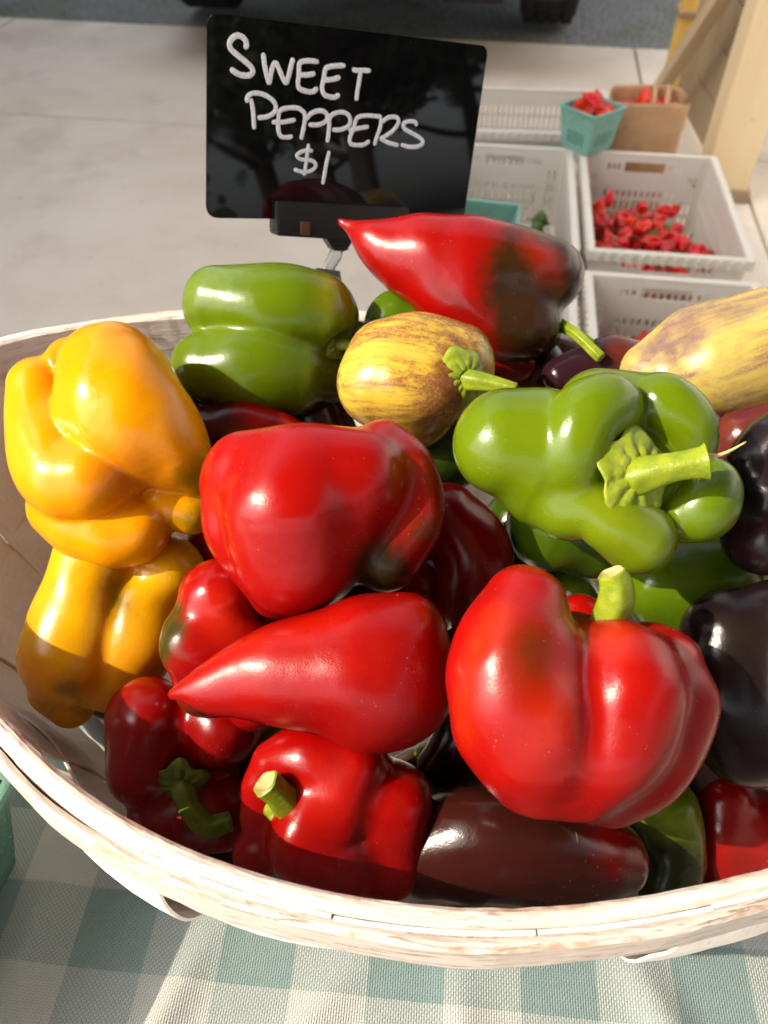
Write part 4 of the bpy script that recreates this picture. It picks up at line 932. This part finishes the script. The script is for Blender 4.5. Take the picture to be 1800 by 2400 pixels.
def make_crate(label):
    c = empty('produce_crate', label=label, cat='crate', group='grey plastic produce crates on the pavement')
    bt = bm_obj
    for s in (-1, 1):
        o = bm_obj('end_wall', holed(CW - .012, CH - .006, .005, end_holes(CW, CH)), CR, c, (0, s*(CL/2 - .006), .002))
        o = bm_obj('side_wall', holed(CL - .018, CH - .006, .005, side_holes(CL, CH)), CR, c, (s*(CW/2 - .006), 0, .002), rot=(0, 0, R(90)))
        for k in (-1, 1):
            bm = bmesh.new(); box(bm, (s*(CW/2 - .008), k*(CL/2 - .008), CH/2), (.012, .012, CH - .01), bev=.002); bm_obj('corner_post', bm, CR, c)
    bm = bmesh.new()
    for s in (-1, 1):
        box(bm, (s*(CW/2 + .001), 0, CH), (.018, CL + .02, .007), bev=.0015); box(bm, (0, s*(CL/2 + .001), CH), (CW - .016, .018, .007), bev=.0015)
        box(bm, (s*(CW/2 + .0085), 0, CH - .012), (.003, CL + .02, .020)); box(bm, (0, s*(CL/2 + .0085), CH - .012), (CW + .014, .003, .020))
        for k in range(22): box(bm, (s*(CW/2 + .0115), -CL/2 + .018 + k*.0264, CH - .011), (.006, .010, .022), bev=.001)
        for k in range(14): box(bm, (-CW/2 + .016 + k*.0262, s*(CL/2 + .0115), CH - .011), (.010, .006, .022), bev=.001)
        box(bm, (0, s*(CL/2 - .0025), CH*.70), (CW - .03, .006, .006)); box(bm, (s*(CW/2 - .0025), 0, CH*.815), (.006, CL - .03, .006))
    bm_obj('rim', bm, CR, c)
    H = [(-.15 + .03*i, -.15 + .03*i + .014, .03 + .03*j, .044 + .03*j) for i in range(11) for j in range(18)]
    o = bm_obj('crate_floor', holed(CW - .014, CL - .014, .004, H), CR, c, (0, -CL/2 + .007, .006), rot=(R(90), 0, 0)); o.rotation_euler = (R(-90), 0, 0); o.location = (0, -CL/2 + .007, .006)
    return c
CY = R(-8)
crate = make_crate('grey plastic crate of red hot peppers in front of the beige post'); crate.location = (.731, 2.007, 0); crate.rotation_euler = (0, 0, CY)
def more(label, x, y, rz):
    c = copy_tree(crate); c.location = (x, y, 0); c.rotation_euler = (0, 0, rz); c['label'] = label; return c
ex = np.array([math.cos(CY), math.sin(CY)]); ey = np.array([-math.sin(CY), math.cos(CY)]); C1c = np.array([.731, 2.007])
C2c = C1c - ex*.412; C4c = C1c - ey*.705 - ex*.012; C5c = C4c - ex*.414
c2 = more('grey plastic crate holding an empty teal box and green peppers', *C2c, CY)
c3 = more('grey plastic crate turned sideways behind the one with the teal box', .435, 2.655, R(90) - R(5))
c4 = more('grey plastic crate right behind the basket with long red and green peppers', *C4c, CY)
c5 = more('grey plastic crate behind the basket left of the one with long peppers', *C5c, CY)

# ------------------------------------------------ small hot peppers
HSK = [NT('hot_red_skin').done(lin(206, 18, 18), .28), NT('hot_orange_red_skin').done(lin(226, 50, 14), .28), NT('hot_dark_red_skin').done(lin(168, 12, 16), .3), NT('hot_green_skin').done(lin(62, 92, 22), .3)]
HST = NT('hot_pepper_stem').done(lin(96, 116, 40), .5)
def small_proto(kind, m, seed):
    rg = np.random.RandomState(seed)
    if kind == 'hab':
        L = []
        for k in range(4):
            a = k*math.pi/2 + rg.rand()*.5; q = lambda r, z: np.array([math.cos(a)*r, math.sin(a)*r, z])
            L.append((np.array([q(.007, .012), q(.010, .000), q(.006, -.014), [0, 0, -.031]]), np.array([.006, .0085, .0070, .002])*(.9 + .25*rg.rand())))
        vs, F = Blob(L, .0028, amp=.0011, freq=150, seed=seed).mesh(22); top = .015
    else:
        c = catmull([(0, 0, .03), (.003, 0, .0), (.0, .004, -.04), (-.010, .002, -.085)], 4); r = np.interp(np.linspace(0, 1, len(c)), [0, .15, .6, 1], [.010, .015, .011, .003])
        vs, F = Blob([(c, r)], .003, amp=.0007, freq=90, seed=seed).mesh(26); top = .036
    t = empty('hot_pepper' if kind == 'hab' else 'long_pepper'); mesh_obj('skin', vs, F, m, t)
    bm = bmesh.new(); tube(bm, catmull([(0, 0, top - .004), (.001, 0, top + .006), (.006, .002, top + .020)], 3), [.005, .0032, .002, .0018, .0018, .0018, .0022], 7); bm_obj('stem', bm, HST, t, smooth=True)
    return t
HAB = [small_proto('hab', HSK[0], 1), small_proto('hab', HSK[0], 2), small_proto('hab', HSK[1], 3), small_proto('hab', HSK[2], 4)]
LONG = [small_proto('long', HSK[0], 5), small_proto('long', HSK[3], 6)]; GRH = [small_proto('hab', HSK[3], 7)]
used = set(); HUE = {'hot_pepper0': 'bright red', 'hot_pepper1': 'plain red', 'hot_pepper2': 'orange red', 'hot_pepper3': 'dark red', 'long_pepper0': 'red', 'long_pepper1': 'green'}
def place(protos, weights, pos, label, cat, group, scale=1.0, flat=False):
    p = random.choices(protos, weights)[0]
    o = p if p.name not in used and not used.add(p.name) else copy_tree(p)
    label = label.replace('{c}', HUE.get(p.name.split('.')[0] + str(list(protos).index(p)), ''))
    o.location = pos; o.rotation_euler = (R(random.uniform(60, 120)) if flat else random.uniform(0, 6.28), random.uniform(-.4, .4) if flat else random.uniform(0, 6.28), random.uniform(0, 6.28))
    s = scale*random.uniform(.85, 1.15); o.scale = (s, s, s); return tag(o, label, cat, group)
def in_crate(c, lx, ly, z): q = c + ex*lx + ey*ly; return (q[0], q[1], z)
n = 0
while n < 200:                                    # heaped hot peppers, higher at the near left side
    lx, ly = random.uniform(-.155, .15), random.uniform(-.27, .19)
    top = .125 + .03*math.cos(lx*9)*math.cos((ly + .05)*6) + (.02 if lx < -.1 else 0)
    lay = n % 3; z = .03 + (top - .03)*((lay + 1)/3) + random.uniform(-.004, .008)
    if lx > .11 and ly > -.05: continue
    place(HAB, (4, 4, 2, 3), in_crate(C1c, lx, ly, z), 'small wrinkled {c} hot pepper in the crate in front of the beige post', 'hot pepper', 'hot peppers in the crate', 1.02); n += 1
for k in range(5):
    lx, ly = random.uniform(-.13, .12), random.uniform(-.2, .02)
    place(GRH, (1,), in_crate(C1c, lx, ly, .152 + random.uniform(-.01, .01)), 'small green hot pepper among the red ones in the crate', 'hot pepper', 'green hot peppers in the crate', .9)
for k in range(34):
    lx, ly = random.uniform(-.15, .15), random.uniform(.12, .25)
    place(LONG, (1, 1.2), in_crate(C4c, lx, ly, .04 + .07*random.random()), 'long slim {c} pepper lying in the crate right behind the basket', 'pepper', 'long peppers in the near crate', 1.0, True)
for k in range(36):
    lx, ly = random.uniform(.05, .155), random.uniform(-.2, .06)
    place(GRH, (1,), in_crate(C2c, lx, ly, .04 + .12*random.random()), 'small dark green pepper beside the teal box in its crate', 'pepper', 'green peppers beside the teal box', 1.1)
for k in range(8):
    place(HAB, (1, 1, 0, 1), in_crate(C2c, random.uniform(-.16, -.10), random.uniform(-.1, .06), .04 + .06*random.random()), 'small {c} hot pepper left of the teal box in its crate', 'hot pepper', 'red hot peppers left of the teal box', 1.1)

# ------------------------------------------------ moulded pulp berry boxes
def pulp_mat(name, a, b):
    t = NT(name); c = t.mix(t.ramp(t.noise(60, 5, .7), .3, .7), a, b); c = t.mix(t.math('MULTIPLY', t.ramp(t.noise(320, 3, .7), .6, .72), .5), c, lin(176, 206, 190))
    return t.done(c, .88, t.bump(t.noise(420, 4, .65), .5, .0016))
PULP = pulp_mat('teal_pulp', lin(128, 178, 164), lin(114, 162, 148)); PULPD = pulp_mat('green_pulp', lin(84, 120, 104), lin(70, 104, 90))
def berry_box(label, wt, wb, h, m, group='teal pulp berry boxes', slots=True):
    t = empty('berry_box', label=label, cat='berry box', group=group)
    for k in range(4):
        H = [(x - .0022, x + .0022, h*.16, h*.50) for x in np.linspace(-wb*.34, wb*.34, 6)] if slots else []
        bm = holed(wt, h, .0032, H)
        bmesh.ops.subdivide_edges(bm, edges=[e for e in bm.edges if abs(e.verts[0].co.z - e.verts[1].co.z) > h*.3], cuts=2)
        for v in bm.verts:
            f = v.co.z/h; wdt = wb + (wt - wb)*f; s = v.co.x/(wt/2)
            v.co = Vector((s*wdt/2, wdt/2 + v.co.y*(1.6 if f > .93 else 1) - .0016 + .0008*mnoise.noise((s*4, f*4, k)), v.co.z))
        o = bm_obj('wall', bm, m, t, rot=(0, 0, k*math.pi/2))
    bm = bmesh.new(); box(bm, (0, 0, .002), (wb - .004, wb - .004, .004), bev=.001); bm_obj('box_floor', bm, m, t)
    bm = bmesh.new()
    for k in range(4):
        box(bm, Euler((0, 0, k*math.pi/2)).to_matrix() @ Vector((0, wt/2 + .001, h - .002)), (wt + .006, .0055, .006), Euler((0, 0, k*math.pi/2)), bev=.0018)
    bm_obj('lip', bm, m, t); return t
b1 = berry_box('teal pulp box of red hot peppers perched where three crates meet', .130, .100, .115, PULP); b1.location = (.598, 2.345, CH + .005); b1.rotation_euler = (0, 0, R(38))
for k in range(18):
    a = random.uniform(0, 6.28); r = .052*math.sqrt(random.random())
    place(HAB, (3, 3, 1, 3), (.598 + r*math.cos(a), 2.345 + r*math.sin(a), CH + .100 + .05*(1 - r/.05) + random.uniform(-.006, .006)), 'small {c} hot pepper in the teal box perched on the crates', 'hot pepper', 'hot peppers in the perched box', 1.0)
b2 = berry_box('empty teal pulp box tilted in the crate left of the red hot peppers', .180, .140, .10, PULP); q = in_crate(C2c, -.045, -.055, .085); b2.location = q; b2.rotation_euler = (R(26), R(2), CY - R(2))
b3 = berry_box('grey green pulp box at the left edge on the tablecloth beside the basket', .140, .106, .082, PULPD, slots=False); b3.location = (-.270, .110, ZC + .001); b3.rotation_euler = (0, 0, R(-13))
for k in range(5):
    a = k*1.26; place(GRH, (1,), (-.270 + .026*math.cos(a), .11 + .026*math.sin(a), ZC + .022 + .002*k), 'small dark green pepper in the grey green box at the left edge', 'pepper', 'green peppers in the left box', .9)

# ------------------------------------------------ paper bag
def paper_mat():
    t = NT('kraft_paper'); c = t.mix(t.ramp(t.noise(14, 5, .65), .3, .7), lin(196, 156, 116), lin(182, 140, 100))
    return t.done(c, .8, t.bump(t.noise(35, 5, .6), .35, .004))
KR = paper_mat(); bg_ = empty('paper_bag', (.795, 2.475, 0), rz=R(-6), label='open brown paper bag of red peppers standing between the crate and the posts', cat='paper bag')
V, F = [], []; sg_, rn = 64, 24
for j in range(rn + 1):
    f = j/rn; z = .345*f
    for k in range(sg_):
        a = 2*math.pi*(k + .5)/sg_; e = .30 + .12*f; c_, s_ = math.cos(a), math.sin(a)
        x = .106*math.copysign(abs(c_)**e, c_)*(1 + .06*f); y = (.070 + .010*f)*math.copysign(abs(s_)**e, s_)*(1 - .14*math.exp(-(c_/.4)**2)*math.sin(math.pi*f)*(1 if abs(c_) > .8 else .3))
        nz = .004*mnoise.noise((c_*3, s_*3, z*14)); V.append((x + nz, y + nz, z + (.006*mnoise.noise((c_*2, s_*2, 7)) - .014*abs(c_)**4 if j == rn else 0)))
for j in range(rn):
    for k in range(sg_): F.append((j*sg_+k, j*sg_+(k+1) % sg_, (j+1)*sg_+(k+1) % sg_, (j+1)*sg_+k))
F.append(tuple(range(sg_))[::-1])
o = mesh_obj('bag_body', V, F, KR, bg_); s = o.modifiers.new('thickness', 'SOLIDIFY'); s.thickness = .0012
for x in (.022, .062):
    bm = bmesh.new(); pts = catmull([(x, .072, .335), (x - .002, .060, .352), (x - .003, .030, .335), (x - .006, -.004, .300)], 4)
    tube(bm, pts, .008, 10, (Vector((0, .5, .85)).normalized(), .2)); bm_obj('handle_strip', bm, KR, bg_, smooth=True)
for k in range(16):
    place(HAB, (3, 3, 3, 1), (.79 + random.uniform(-.07, .07), 2.475 + random.uniform(-.045, .045), .295 + random.uniform(-.01, .022)), 'small {c} hot pepper in the brown paper bag', 'hot pepper', 'hot peppers in the paper bag', 1.15)
